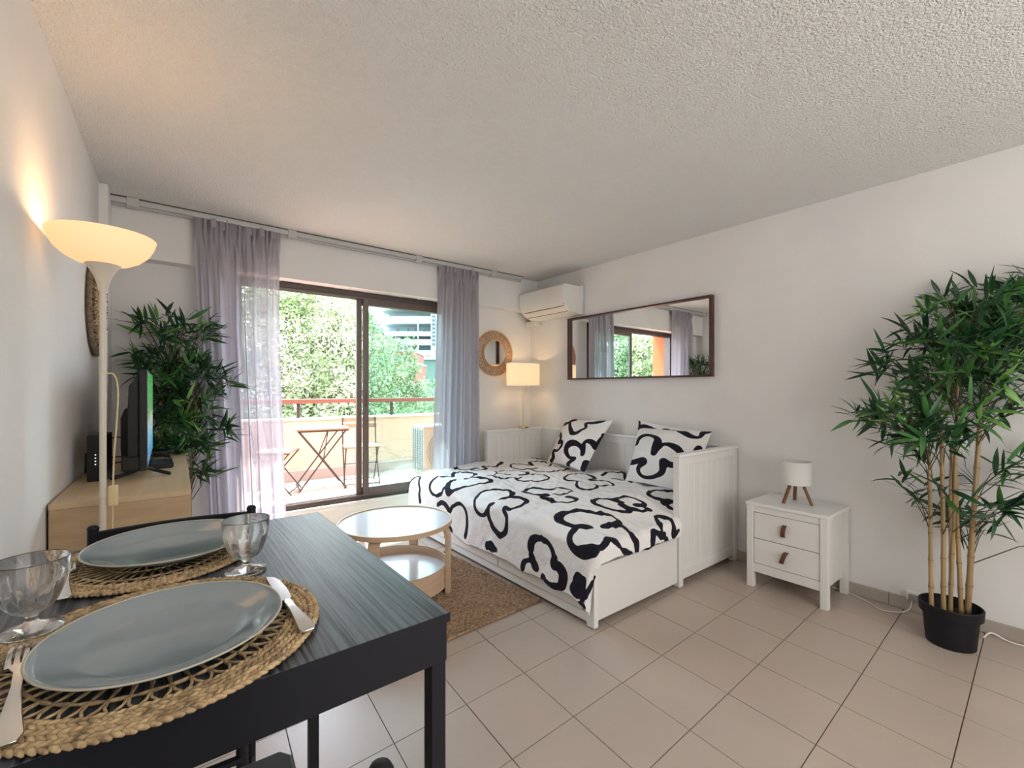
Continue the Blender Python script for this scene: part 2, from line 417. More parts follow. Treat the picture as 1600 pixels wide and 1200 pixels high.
M['table_top'] = mat('black_brown_grain', (0.014, 0.016, 0.022), 0.36, color2=(0.105, 0.118, 0.14), scale=(210,4.0,20), detail=6, lo=.38, hi=.60, distort=.5, bump=0.25, bump_scale=(210,4.0,20), bdist=0.0015)
M['birch'] = mat('birch_wood', (0.66, 0.48, 0.33), 0.45, color2=(0.58, 0.41, 0.27), scale=(3,3,40), detail=4)
M['white_laminate'] = mat('white_laminate', (0.72, 0.73, 0.76), 0.16)
M['jute'] = mat('jute_braid', (0.45, 0.30, 0.19), 0.95, color2=(0.17, 0.105, 0.065), scale=(55,110,20), detail=5, lo=.38, hi=.66, bump=0.8, bump_scale=(200,60,20), bdist=0.006)
M['jute_base'] = mat('jute_backing', (0.09, 0.055, 0.035), 0.95)
M['straw'] = mat('water_hyacinth_straw', (0.64, 0.46, 0.25), 0.7, color2=(0.17, 0.11, 0.06), scale=(85,85,60), detail=4, lo=.38, hi=.72, bump=.5, bump_scale=(500,500,200), bdist=.002)
M['straw_dark'] = mat('dark_straw', (0.28, 0.20, 0.12), 0.85, color2=(0.14, 0.10, 0.06), scale=(60,60,60), detail=3)
M['rattan'] = mat('rattan_cane', (0.50, 0.26, 0.11), 0.55, color2=(0.62, 0.36, 0.18), scale=(40,40,40))
M['glaze'] = mat('blue_grey_glaze', (0.30, 0.355, 0.385), 0.10, color2=(0.235, 0.295, 0.33), scale=(7,7,7), detail=4, coat=0.6)
M['glaze_rim'] = mat('raw_clay_rim', (0.48, 0.45, 0.38), 0.3)
M['steel'] = mat('cutlery_steel', (0.75, 0.73, 0.70), 0.16, metal=1.0)
M['glass'] = mat_glass('drinking_glass')
M['pane'] = mat_pane('door_pane', (0.85, 0.93, 0.92), 0.05)
M['curtain'] = mat_sheer('sheer_grey_cotton', (0.53, 0.51, 0.57), 0.16, 0.40)
M['curtain_head'] = mat_sheer('gathered_curtain_head', (0.44, 0.41, 0.46), 0.0, 0.22)
M['print'] = mat_print('flower_print_cotton', (0.85, 0.845, 0.84), (0.016, 0.015, 0.025))
M['cotton'] = mat('white_cotton', (0.80, 0.78, 0.76), 0.9)
M['leather'] = mat('brown_leather', (0.13, 0.05, 0.028), 0.5)
M['cream_metal'] = mat('cream_lacquer', (0.66, 0.60, 0.50), 0.35)
M['cream_plastic'] = mat('yellowed_plastic', (0.72, 0.56, 0.30), 0.4)
M['lamp_bowl'] = mat_shade('frosted_lamp_bowl', (0.80, 0.66, 0.50), (1.0, 0.60, 0.28), 0.34, 0.10)
M['lamp_shade_on'] = mat_shade('lit_fabric_shade', (0.82, 0.74, 0.60), (1.0, 0.72, 0.42), 0.20, 0.28)
M['lamp_shade_off'] = mat('white_fabric_shade', (0.78, 0.77, 0.75), 0.9)
M['brass'] = mat('brushed_brass', (0.72, 0.50, 0.25), 0.25, metal=0.9)
M['walnut'] = mat('walnut_leg', (0.24, 0.11, 0.05), 0.5, color2=(0.18, 0.08, 0.035), scale=(20,20,3))
M['bamboo'] = mat('bamboo_cane', (0.38, 0.255, 0.12), 0.5, color2=(0.26, 0.18, 0.085), scale=(12,12,3))
M['bamboo_node'] = mat('bamboo_node', (0.26, 0.17, 0.08), 0.6)
M['pot'] = mat('black_pot', (0.008, 0.008, 0.012), 0.55, spec=0.3)
M['soil'] = mat('dark_moss', (0.02, 0.018, 0.014), 0.95)
M['twig'] = mat('green_brown_twig', (0.07, 0.065, 0.03), 0.7)
def leaf_mat(n, c, c2):
    return mat(n, c, 0.42, color2=c2, scale=(9,9,9), detail=1)
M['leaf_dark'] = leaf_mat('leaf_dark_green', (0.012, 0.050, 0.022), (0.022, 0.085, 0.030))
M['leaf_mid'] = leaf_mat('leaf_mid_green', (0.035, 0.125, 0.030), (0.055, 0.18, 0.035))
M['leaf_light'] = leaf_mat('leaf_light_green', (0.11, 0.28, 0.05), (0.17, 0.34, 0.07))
M['balcony_floor'] = mat('terracotta_balcony_tile', (0.44, 0.34, 0.28), 0.6, color2=(0.38, 0.30, 0.25), scale=(4,4,4))
M['parapet'] = mat('cream_render', (0.60, 0.48, 0.36), 0.9, color2=(0.56, 0.44, 0.32), scale=(3,3,3))
M['coping'] = mat('pale_coping', (0.70, 0.66, 0.58), 0.8)
M['curb'] = mat('grey_balcony_curb', (0.42, 0.36, 0.30), 0.8)
M['red_rail'] = mat('red_brown_rail', (0.22, 0.085, 0.06), 0.4)
M['orange'] = mat('orange_render', (0.48, 0.14, 0.05), 0.9)
M['dark_steel'] = mat('brown_steel', (0.06, 0.045, 0.035), 0.5, metal=0.3)
M['slat'] = mat('acacia_slat', (0.38, 0.25, 0.15), 0.6, color2=(0.30, 0.19, 0.11), scale=(20,20,20))
M['outdoor_unit'] = mat('outdoor_unit_grey', (0.50, 0.51, 0.48), 0.6)
M['grille'] = mat('grille_grey', (0.27, 0.29, 0.28), 0.6)
M['trunk'] = mat('tree_trunk', (0.13, 0.09, 0.06), 0.9)
M['foliage_a'] = mat('olive_foliage', (0.14, 0.19, 0.075), 0.8, color2=(0.33, 0.36, 0.21), scale=(1.2,1.2,1.2), detail=3, lo=.4, hi=.6)
M['foliage_b'] = mat('deep_foliage', (0.10, 0.155, 0.055), 0.8, color2=(0.22, 0.28, 0.135), scale=(2,2,2), detail=3, lo=.4, hi=.6)
M['facade'] = mat('white_facade', (0.36, 0.37, 0.38), 0.8)
M['facade_blue'] = mat('blue_grey_facade', (0.25, 0.28, 0.31), 0.7)  # bluish colour of the building wall and the balcony bands themselves
M['dark_glass'] = mat('dark_window', (0.04, 0.055, 0.065), 0.15)
M['brick_red'] = mat('red_facade', (0.25, 0.075, 0.05), 0.9)
M['slope'] = mat('green_grey_slope', (0.06, 0.10, 0.085), 0.95, color2=(0.13, 0.16, 0.13), scale=(.6,.6,.6), detail=6)
M['ground'] = mat('pale_ground', (0.26, 0.25, 0.20), 0.95, color2=(0.17, 0.18, 0.13), scale=(.3,.3,.3), detail=5)
M['pink_wall'] = mat('pinkish_stone_wall', (0.42, 0.33, 0.31), 0.95, color2=(0.30, 0.22, 0.20), scale=(2,2,2), detail=5)

def screen_mat():
    m, nt, out = _nodes('tv_picture'); N, L = nt.nodes, nt.links
    tc = N.new('ShaderNodeTexCoord'); nz = N.new('ShaderNodeTexNoise'); nz.inputs['Scale'].default_value = 22; nz.inputs['Detail'].default_value = 6
    sp = N.new('ShaderNodeSeparateXYZ'); ad = N.new('ShaderNodeMath'); ad.operation = 'MULTIPLY_ADD'; ad.inputs[1].default_value = 0.9
    mr = N.new('ShaderNodeMapRange'); mr.inputs['From Min'].default_value = .04; mr.inputs['From Max'].default_value = .5
    rp = N.new('ShaderNodeValToRGB'); r = rp.color_ramp
    r.elements[0].position = 0.15; r.elements[0].color = (0.10, 0.35, 0.60, 1)
    r.elements[1].position = 1.0; r.elements[1].color = (0.03, 0.28, 0.05, 1)
    for p, c in ((.35,(.30,.60,.75,1)), (.45,(.75,.72,.55,1)), (.55,(.10,.35,.12,1)), (.8,(.12,.50,.14,1))):
        e = r.elements.new(p); e.color = c
    L.new(tc.outputs['Object'], nz.inputs['Vector']); L.new(tc.outputs['Object'], sp.inputs[0])
    L.new(sp.outputs['Z'], mr.inputs['Value']); L.new(nz.outputs['Fac'], ad.inputs[0])
    a2 = N.new('ShaderNodeMath'); a2.operation = 'SUBTRACT'; a2.inputs[1].default_value = .45
    L.new(mr.outputs[0], a2.inputs[0]); L.new(a2.outputs[0], ad.inputs[2]); L.new(ad.outputs[0], rp.inputs[0])
    b = N.new('ShaderNodeBsdfPrincipled'); b.inputs['Roughness'].default_value = .2; b.inputs['Base Color'].default_value = (.01,.01,.01,1)
    b.inputs['Emission Strength'].default_value = 0.45
    L.new(rp.outputs[0], b.inputs['Emission Color']); L.new(b.outputs[0], out.inputs[0])
    return m
M['screen'] = screen_mat()

# ------------------------------------------------------------------ the room
XR, YB, YW, HC = 3.41, 3.85, 3.97, 2.50         # right wall, face of the beam, recessed wall, ceiling
YF = -1.60
def xl(y): return -0.37 + 0.028*y               # left wall face
WX0, WX1, WZ0, WZ1 = 0.47, 2.42, 0.285, 2.142   # balcony door opening

# floor: a grout bed with the tiles on it
fl = MB(); fl.box(-0.60, XR+0.15, YF-0.1, YW+0.14, -0.12, -0.004)
floor = struct('floor', fl, M['grout'])
def clip(poly, a, b, c):
    out = []
    for i in range(len(poly)):
        p, q = poly[i], poly[(i+1) % len(poly)]
        dp, dq = a*p[0]+b*p[1]-c, a*q[0]+b*q[1]-c
        if dp <= 0: out.append(p)
        if dp*dq < 0:
            t = dp/(dp-dq); out.append((p[0]+t*(q[0]-p[0]), p[1]+t*(q[1]-p[1])))
    return out
g = 0.006
n_tile = 0
for i in range(-9, 9):
    for j in range(-12, 8):
        def P(a, b): return (1.3183+0.31268*a+0.02213*b, 1.8798+0.00984*a+0.32709*b)
        q = [P(i+g, j+g), P(i+1-g, j+g), P(i+1-g, j+1-g), P(i+g, j+1-g)]
        for a, b, c in ((1,0,XR), (-1,0.028,0.37), (0,1,YW), (0,-1,-YF)):
            if q: q = clip(q, a, b, c)
        if len(q) < 3: continue
        ar = abs(sum(q[k][0]*q[(k+1)%len(q)][1]-q[(k+1)%len(q)][0]*q[k][1] for k in range(len(q))))/2
        if ar < 0.002: continue
        if max(p[1] for p in q) < -0.55 and n_tile > 270: continue
        n_tile += 1
        dz = random.uniform(-0.0006, 0.0006)
        obj('tile', MB().prism(q, -0.004, 0.0+dz), M['tile'], floor)

# ceiling
struct('ceiling', MB().box(-0.60, XR+0.15, YF-0.1, YW+0.35, HC, HC+0.12), M['ceiling'])
# right wall
wall_r = struct('wall_right', MB().box(XR, XR+0.14, YF-0.1, YW+0.35, -0.1, HC), M['wall'])
# left wall (slightly out of square)
struct('wall_left', MB().prism([(xl(YF-.1), YF-.1), (xl(YW+.35), YW+.35), (-0.56, YW+.35), (-0.56, YF-.1)], -0.1, HC), M['wall'])
# back wall behind the camera
struct('wall_back', MB().box(-0.56, XR+0.1, YF-0.12, YF, -0.1, HC), M['wall'])
# window wall: recessed lower wall in pieces round the opening, beam above
ww = MB()
ww.box(-0.5, WX0, YW, YW+0.09, -0.1, WZ1)
ww.box(WX1, XR+.05, YW, YW+0.09, -0.1, WZ1)
ww.box(WX0, WX1, YW, YW+0.09, -0.1, WZ0)
wall_w = struct('wall_window', ww, M['wall'])
obj('beam', MB().box(-0.5, XR+.05, YB, YW+0.09, 2.142, HC), M['wall'], wall_w, bevel=.004)
obj('sill', MB().box(WX0-.02, WX1+.02, YW-0.025, YW+.06, WZ0-0.03, WZ0+.003), M['wall'], wall_w, bevel=.004)
struct('trim_1', MB().box(-0.30, -0.228, 3.60, YB+.01, -0.01, HC), M['wall'], bevel=.008, bseg=3)
# exterior skin
ex = MB()
ex.box(-5.4, WX0-.02, YW+.14, YW+.36, -0.6, 2.9); ex.box(WX1+.02, 6.0, YW+.14, YW+.36, -0.6, 2.9)
ex.box(WX0-.02, WX1+.02, YW+.14, YW+.36, 2.19, 2.9); ex.box(WX0-.02, WX1+.02, YW+.14, YW+.36, -0.6, 0.17)
ex.box(-1.2, 6.0, YW+.09, YW+.14, -0.6, 0.17)
ex.box(-1.2, WX0-.05, YW+.09, YW+.14, .17, 2.9); ex.box(WX1+.05, 6.0, YW+.09, YW+.14, .17, 2.9); ex.box(WX0-.05, WX1+.05, YW+.09, YW+.14, 2.19, 2.9)
struct('wall_exterior', ex, M['orange'])
# skirtings
def skirting(name, face, axis, a0, a1, sgn, kind_h=0.072):
    root = None
    a = a0; first = True
    while a < a1 - 0.01:
        b = min(a + 0.327, a1)
        mb = MB()
        if axis == 'y': mb.box(min(face, face+sgn*.012), max(face, face+sgn*.012), a+.0012, b-.0012, 0.001, kind_h)
        else: mb.box(a+.0012, b-.0012, min(face, face+sgn*.012), max(face, face+sgn*.012), 0.001, kind_h)
        if first:
            base = MB()
            if axis == 'y': base.box(min(face, face+sgn*.009), max(face, face+sgn*.009), a0, a1, 0.0005, kind_h-.003)
            else: base.box(a0, a1, min(face, face+sgn*.009), max(face, face+sgn*.009), 0.0005, kind_h-.003)
            root = struct(name, base, M['grout']); first = False
        obj('tile', mb, M['skirt'], root, bevel=.0015)
        a = b
skirting('baseboard_right', XR, 'y', -0.6, YW, -1)
skirting('baseboard_window', YW, 'x', -0.25, XR-.012, -1)

# ------------------------------------------------------------------ sliding balcony door (window_1)
fr = MB()
Y0, Y1 = YW+.005, YW+.115
fr.box(WX0, WX1, Y0, Y1, WZ1-.048, WZ1-.006); fr.box(WX0, WX1, Y0+.01, Y1, WZ0, WZ0+.035)
fr.box(WX0, WX0+.04, Y0, Y1, WZ0, WZ1-.006); fr.box(WX1-.04, WX1, Y0, Y1, WZ0, WZ1-.006)
window = struct('window_1', fr, M['bronze'], bevel=.002)
tr = MB()
for yy in (Y0+.004, Y0+.04, Y0+.076):
    tr.box(WX0+.04, WX1-.04, yy, yy+.008, WZ0+.035, WZ0+.047); tr.box(WX0+.04, WX1-.04, yy, yy+.008, WZ1-.062, WZ1-.048)
obj('track', tr, M['bronze_light'], window)
def sash(x0, x1, yc, name):
    s = MB(); t = .016
    z0, z1 = WZ0+.045, WZ1-.06
    s.box(x0, x0+.047, yc-t, yc+t, z0, z1); s.box(x1-.047, x1, yc-t, yc+t, z0, z1)
    s.box(x0+.047, x1-.047, yc-t, yc+t, z0, z0+.062); s.box(x0+.047, x1-.047, yc-t, yc+t, z1-.05, z1)
    f = obj(name, s, M['bronze_light'], window, bevel=.003)
    obj('pane', MB().box(x0+.045, x1-.045, yc-.002, yc+.002, z0+.06, z1-.048), M['pane'], f)
    return f
s1 = sash(1.455, 2.385, Y0+.026, 'sliding_panel')
s2 = sash(1.405, 2.335, Y0+.064, 'sliding_panel')
obj('handle', MB().box(1.462, 1.475, Y0-.012, Y0+.012, 1.12, 1.24), M['bronze'], s1, bevel=.003)
vt = MB()
for a, b in ((.62,.75), (.78,.93), (1.82,1.97), (2.0,2.15)):
    vt.box(a, b, YW-.004, YW+.004, WZ1-.0045, WZ1+.004)
obj('vent_slot', vt, M['plastic_dark'], window)

# ------------------------------------------------------------------ balcony
BZ = 0.15; PY = 5.98
bal = struct('balcony_floor', MB().box(-5.4, 6.0, YW+.14, PY+.2, BZ-.25, BZ-.004), M['curb'])
for i in range(-2, 17):
    for j in range(0, 7):
        x0, y0 = i*.30, 4.33+j*.245
        if y0 > PY-.1: continue
        obj('tile', MB().box(x0+.003, x0+.297, y0+.003, min(y0+.242, PY-.1), BZ-.004, BZ), M['balcony_floor'], bal)
pp = MB().box(-5.4, 6.0, PY, PY+.17, BZ-.3, 0.885)
par = struct('balcony_parapet', pp, M['parapet'])
obj('coping', MB().box(-5.4, 6.0, PY-.012, PY+.18, .885, .912), M['coping'], par, bevel=.004)
obj('curb', MB().box(-5.4, 6.0, PY-.06, PY, BZ-.01, BZ+.13), M['curb'], par, bevel=.004)
obj('handrail', MB().box(-5.4, 6.0, PY+.02, PY+.10, 1.095, 1.15), M['red_rail'], par, bevel=.004)
for x in (-3.6, -2.2, -.75, .50, 1.38, 2.6, 3.8):
    obj('rail_post', MB().box(x-.018, x+.018, PY+.045, PY+.075, .91, 1.097), M['dark_steel'], par)
struct('balcony_side_wall', MB().box(-5.6, -5.4, YW+.36, PY+.17, BZ-.3, 2.9), M['orange'])
# bistro set
def folding_chair(label, loc, rz):
    t = thing('folding_chair', label, 'chair', loc, rz, None)
    fm = M['dark_steel']; r = .0075
    for sx in (-1, 1):
        x = sx*.19
        obj('leg', MB().tube([(x,-.20,0.008), (x,-.02,.24), (x,.15,.47), (x,.205,.78)], r, 8), fm, t, smooth='auto')      # rear up-right / front foot
        x2 = sx*.175
        obj('leg', MB().tube([(x2,.20,.008), (x2,.0,.235), (x2,-.17,.44)], r, 8), fm, t, smooth='auto')
    for a, b in (((-.19,-.175,.035), (.19,-.175,.035)), ((-.175,.175,.035), (.175,.175,.035)), ((-.19,-.01,.25),(.19,-.01,.25))):
        obj('stretcher', MB().tube([a, b], .006, 8), fm, t, smooth='auto')
    for k in range(6):
        y = -.18+k*.064
        obj('slat', MB().box(-.20, .20, y, y+.05, .447, .463), M['slat'], t, bevel=.003)
    for x in (-.175, .175): obj('seat_rail', MB().box(x-.01,x+.01,-.18,.19,.435,.447), fm, t)
    for z in (.655, .73):
        obj('back_slat', MB().box(-.205, .205, .185, .200, z, z+.048).xf(lambda p: (p.x, p.y+(p.z-.655)*.22, p.z)), M['slat'], t, bevel=.003)
    return t
folding_chair('brown slatted folding chair on the balcony, seen through the right glass pane', (1.90, 5.30, BZ), math.radians(-14))
folding_chair('slatted folding chair on the balcony half hidden by the left curtain', (1.02, 5.40, BZ), math.radians(62))
bt = thing('folding_table', 'small square slatted folding table on the balcony between two folding chairs', 'table', (1.48, 5.42, BZ), math.radians(-8))
for k in range(7):
    obj('slat', MB().box(-.275, .275, -.27+k*.078, -.27+k*.078+.068, .672, .69), M['slat'], bt, bevel=.003)
for y in (-.25, .25): obj('top_rail', MB().box(-.26,.26,y-.01,y+.01,.655,.672), M['dark_steel'], bt)
for s in (-1, 1):
    obj('leg', MB().tube([(-.25, s*.22, .67), (0, s*.22, .34), (.24, s*.22, .008)], .008, 8), M['dark_steel'], bt, smooth='auto')
    obj('leg', MB().tube([(.25, s*.20, .67), (0, s*.20, .34), (-.24, s*.20, .008)], .008, 8), M['dark_steel'], bt, smooth='auto')
for x in (-.235, .235): obj('stretcher', MB().tube([(x,-.21,.03), (x,.21,.03)], .007, 8), M['dark_steel'], bt, smooth='auto')
for y in (-.21, .21): obj('brace', MB().tube([(0,y,.34),(.08,0,.66)], .006, 8), M['dark_steel'], bt, smooth='auto')
# outdoor unit
ou = thing('outdoor_unit', 'grey air conditioner outdoor unit standing on the balcony behind the right curtain', 'air conditioner', (2.90, 5.22, BZ), 0)
obj('body', MB().box(-.30,.42,-.15,.15,.06,.64), M['outdoor_unit'], ou, bevel=.012)
obj('lid', MB().box(-.31,.43,-.16,.16,.64,.665), M['coping'], ou, bevel=.006)
gr = MB()
for k in range(16): gr.box(-.306,-.300,-.13,.13,.12+k*.031,.12+k*.031+.012)
for k in range(5): gr.box(-.308,-.300,-.13+k*.063,-.124+k*.063,.10,.62)
obj('grille', gr, M['grille'], ou)
gf = MB()
for k in range(1, 9): gf.lathe([(.03*k,-.004),(.03*k+.006,-.004),(.03*k+.006,.004),(.03*k,.004)], (0,0,0), 28, close=True)
gf.xf(lambda p: (p.x, -.155+p.z, p.y+.34)); obj('fan_guard', gf, M['grille'], ou)
for x in (-.22, .34): obj('foot', MB().box(x-.04,x+.04,-.16,.16,0,.06), M['coping'], ou)

# exterior: ground, trees, buildings
struct('ground', MB().box(-90, 110, PY+.4, 130, -7.2, -7.0), M['ground'])
def foliage_mb(blobs, n, size, rs):
    r = np.random.RandomState(rs); mb = MB()
    tot = sum(b[3]**2 for b in blobs)
    for (cx, cy, cz, R, sq) in blobs:
        k = int(n*R*R/tot)
        D = r.normal(size=(k,3)); D /= np.linalg.norm(D, axis=1)[:,None]
        rad = R*(0.72+0.33*r.rand(k))
        lump = 1+.16*np.sin(D[:,0]*7+cx)*np.sin(D[:,1]*6+cy)+.10*np.sin(D[:,2]*11)
        P = D*(rad*lump)[:,None]; P[:,2] *= sq; P += (cx,cy,cz)
        A = r.normal(size=(k,3)); A /= np.linalg.norm(A,axis=1)[:,None]
        B = np.cross(A, r.normal(size=(k,3))); B /= np.linalg.norm(B,axis=1)[:,None]
        s = size*(.6+.8*r.rand(k))[:,None]
        n0 = len(mb.v)
        V = np.stack([P-A*s, P-B*s*.45, P+A*s, P+B*s*.45], 1).reshape(-1,3)
        mb.v += [tuple(x) for x in V.tolist()]
        mb.f += [(n0+4*i, n0+4*i+1, n0+4*i+2, n0+4*i+3) for i in range(k)]
    return mb
def tree(label, base, blobs, n, size, m, seed, trunk=True, name='leafy_tree', cat='tree'):
    t = thing(name, label, cat, base, 0)
    B = [(b[0]-base[0], b[1]-base[1], b[2]-base[2], b[3], b[4]) for b in blobs]
    obj('foliage', foliage_mb(B, n, size, seed), m, t, stuff=True)
    tb = MB()
    top = B[0]
    tb.tube([(0,0,0), (top[0]*.4, top[1]*.4, top[2]*.5), (top[0], top[1], top[2])], [.22*top[3]/2.2, .16*top[3]/2.2, .06], 9)
    for b in B[1:]:
        tb.tube([(top[0]*.4, top[1]*.4, top[2]*.55), ((top[0]*.4+b[0])/2, (top[1]*.4+b[1])/2, (top[2]*.55+b[2])/2-.2), (b[0],b[1],b[2])], [.09,.06,.03], 6)
    obj('trunk', tb, M['trunk'], t, smooth=True)
    return t
tree('big pale olive-green tree filling the open side of the balcony door', (3.4, 13.2, -7.0),
     [(3.3,13.0,2.3,1.75,1.0), (2.1,13.2,2.6,1.3,1.0), (2.6,12.6,1.1,1.3,1), (3.9,13.4,3.3,1.15,1), (4.5,12.8,1.6,1.25,1.0), (1.5,13.2,1.2,1.2,1), (3.4,12.4,.6,1.3,.9), (2.8,13.4,3.7,.95,1), (5.0,13.0,.4,1.0,1), (1.3,13.4,3.3,1.1,1), (4.6,13.4,2.8,.8,1)],
     60000, .052, M['foliage_a'], 3)
tree('feathery pale tree right of the door mullion, in front of the red house', (6.6, 15.5, -7.0),
     [(6.5,15.4,1.9,1.15,1.15), (6.2,15.2,.5,1.1,1), (7.3,15.6,.6,1.0,1), (5.7,15.6,2.9,.7,1.2)],
     16000, .055, M['foliage_a'], 5)
tree('small bright shrub right of the red house, beside the right curtain', (11.6, 20.5, -7.0),
     [(11.6,20.5,.7,1.3,1), (12.9,20.7,1.1,1.1,1), (10.6,20.5,-.2,1.1,1)], 9000, .06, M['foliage_a'], 6, name='leafy_shrub', cat='shrub')
hb = []
_r = random.Random(4)
for k in range(13):
    hb.append((-.6+k*.95+_r.uniform(-.2,.2), 10.6+_r.uniform(-.5,.5)+k*.10, .08+_r.uniform(-.22,.22)-.02*k, .92, .95))
hd = thing('hedge', 'bright green hedge running along beyond the balcony handrail', 'hedge', (4, 11, -7.0))
obj('foliage', foliage_mb([(b[0]-4, b[1]-11, b[2]+7, b[3], b[4]) for b in hb], 26000, .05, 9), M['foliage_b'], hd, stuff=True)
st = MB()
for b in hb: st.tube([(b[0]-4, b[1]-11, 0), (b[0]-4, b[1]-11, b[2]+6.9)], [.07,.04], 6)
obj('stems', st, M['trunk'], hd, stuff=True)
# modern white building far right
def slabpoly(x0, x1, y0, y1, r):
    P = [(x1, y1), (x0+.2, y1)]
    for k in range(7):
        a = PI - k*PI/2/6
        P.append((x0+r-r*math.sin(a)*0 + r*math.cos(a), y0+r-r*math.sin(PI/2-(PI-a) if False else (k*PI/12))))
    P.append((x1, y0))
    return P[::-1]
hb1 = thing('apartment_building', 'pale blue-grey apartment building with curved white balconies, far off at the upper right', 'building', (30, 46, -7), 0)
def W(x, y, z): return (x-30, y-46, z+7)
U = Vector((.785,-.62,0)); Fw = Vector((.62,.785,0))        # the street front runs across the view
def fac(s, t, z): p = U*s + Fw*t; return (p.x-30, p.y-46, z+7)
def fbox(mb, s0, s1, t0, t1, z0, z1):
    return mb.add([fac(s0,t0,z0),fac(s1,t0,z0),fac(s1,t1,z0),fac(s0,t1,z0),fac(s0,t0,z1),fac(s1,t0,z1),fac(s1,t1,z1),fac(s0,t1,z1)],
                  [(0,3,2,1),(4,5,6,7),(0,1,5,4),(1,2,6,5),(2,3,7,6),(3,0,4,7)])
def fcurve(mb, s0, s1, t0, t1, z0, z1, r=2.2):
    P = [(s1,t0)]
    for k in range(7):
        a = k*PI/12
        P.append((s0+r-r*math.sin(a), t0+r-r*math.cos(a)))
    P += [(s0,t1),(s1,t1)]
    n = len(P)
    return mb.add([fac(a,b,z0) for a,b in P]+[fac(a,b,z1) for a,b in P], [tuple(range(n)),tuple(range(n,2*n))[::-1]]+[(i,i+n,(i+1)%n+n,(i+1)%n) for i in range(n)])
D0 = 50.0
obj('wall', fbox(MB(), -14.22, -2.49, D0+2.0, D0+9, -7, 10.24), M['facade_blue'], hb1)
for (zt, zb, s0) in ((10.52,10.06,-14.79),(9.28,8.49,-14.51),(7.61,7.11,-14.94),(6.75,6.11,-15.08),(5.54,4.97,-15.08)):
    obj('balcony', fcurve(MB(), s0, -7.82, 49.4, 53, zb, zt), M['facade'], hb1)
for (s0, s1, zb, zt) in ((-13.37,-13.09,9.45,9.81),(-12.16,-11.59,9.38,9.74),(-11.02,-10.38,9.38,9.74),(-13.37,-13.09,7.89,8.32),(-12.16,-11.81,7.89,8.32),(-11.38,-10.81,7.89,8.32),(-10.31,-9.89,7.82,8.25),(-11.95,-11.02,6.75,7.04),(-10.31,-9.46,6.75,6.96),(-14.22,-13.51,5.61,6.04),(-11.38,-10.67,5.61,6.04)):
    f = obj('window', fbox(MB(), s0, s1, 51.9, 52.05, zb, zt), M['facade'], hb1)
    obj('pane', fbox(MB(), s0+.08, s1-.08, 51.85, 51.93, zb+.06, zt-.06), M['dark_glass'], f)
obj('tower', fbox(MB(), -8.75, -2.13, D0-1.5, D0+8, -7, 10.38), M['facade'], hb1)
for k in range(9):
    z = 9.38 - k*0.427
    obj('window', fbox(MB(), -8.61, -8.25, D0-1.56, D0-1.4, z, z+.28), M['dark_glass'], hb1)
obj('upper_block', fbox(MB(), -17.57, -14.22, D0+6, D0+12, -7, 10.73), M['facade'], hb1)
bw = thing('balustrade_terrace', 'white terrace with a brown wooden railing below the pale building', 'terrace', tuple(U*-9.25+Fw*38 + Vector((0,0,-7))), 0)
def tb(mb, s0, s1, t0, t1, z0, z1):
    b0 = bw.location; P = [U*s+Fw*t for s,t in ((s0,t0),(s1,t0),(s1,t1),(s0,t1))]
    return mb.add([(p.x-b0.x,p.y-b0.y,z-b0.z) for z in (z0,z1) for p in P], [(0,3,2,1),(4,5,6,7),(0,1,5,4),(1,2,6,5),(2,3,7,6),(3,0,4,7)])
obj('wall', tb(MB(), (-10.81), (-2.16), 38, 41, -7, 3.82), M['slope'], bw)
obj('slab', tb(MB(), (-8.11), (-2.16), 37.8, 41, 3.76, 3.95), M['facade'], bw)
for z in (4.16, 3.97):
    obj('rail', tb(MB(), (-7.51), (-4.32), 37.8, 37.9, z, z+.07), M['slat'], bw)
for k in range(9):
    s = -7.514 + k*0.270
    obj('rail_post', tb(MB(), s, s+.06, 37.8, 37.9, 3.92, 4.22), M['slat'], bw)
fp = thing('flagpole', 'thin white pole standing in front of the pale building', 'pole', tuple(U*((-7.73))+Fw*37 + Vector((0,0,-7))), 0)
obj('pole', MB().tube([(0,0,0),(0,0,7+6.46)], .045, 6), M['facade'], fp)
obj('finial', MB().lathe([(0,0),(.08,.05),(.08,.12),(0,.18)], (0,0,13.45), 8), M['facade'], fp)
# red house
rh = thing('red_house', 'red-brown stepped house half hidden behind the pale tree', 'house', tuple(U*(-7.17)+Fw*30+Vector((0,0,-7))), 0)
def rb(mb, s0, s1, t0, t1, z1, z0=-7):
    b0 = rh.location; P = [U*s+Fw*t for s,t in ((s0,t0),(s1,t0),(s1,t1),(s0,t1))]
    return mb.add([(p.x-b0.x,p.y-b0.y,z-b0.z) for z in (z0,z1) for p in P], [(0,3,2,1),(4,5,6,7),(0,1,5,4),(1,2,6,5),(2,3,7,6),(3,0,4,7)])
obj('wall', rb(MB(), -8.02, -6.66, 30, 34, 3.79), M['brick_red'], rh)
obj('side_wing', rb(MB(), -6.74, -6.32, 29.6, 33, 2.94), M['brick_red'], rh)
obj('parapet', rb(MB(), -8.07, -6.61, 29.9, 34.1, 3.90, 3.79), M['facade'], rh)
obj('parapet', rb(MB(), -6.79, -6.27, 29.5, 33.1, 3.00, 2.94), M['facade'], rh)
for (a, b, z) in ((-7.81,-7.51,3.49),(-7.3,-6.96,3.49),(-7.81,-7.51,2.68),(-7.3,-6.96,2.68)):
    f = obj('window', rb(MB(), a, b, 29.95, 30.05, z, z-.38), M['facade'], rh)
    obj('pane', rb(MB(), a+.04, b-.04, 29.92, 30.0, z-.04, z-.34), M['dark_glass'], f)
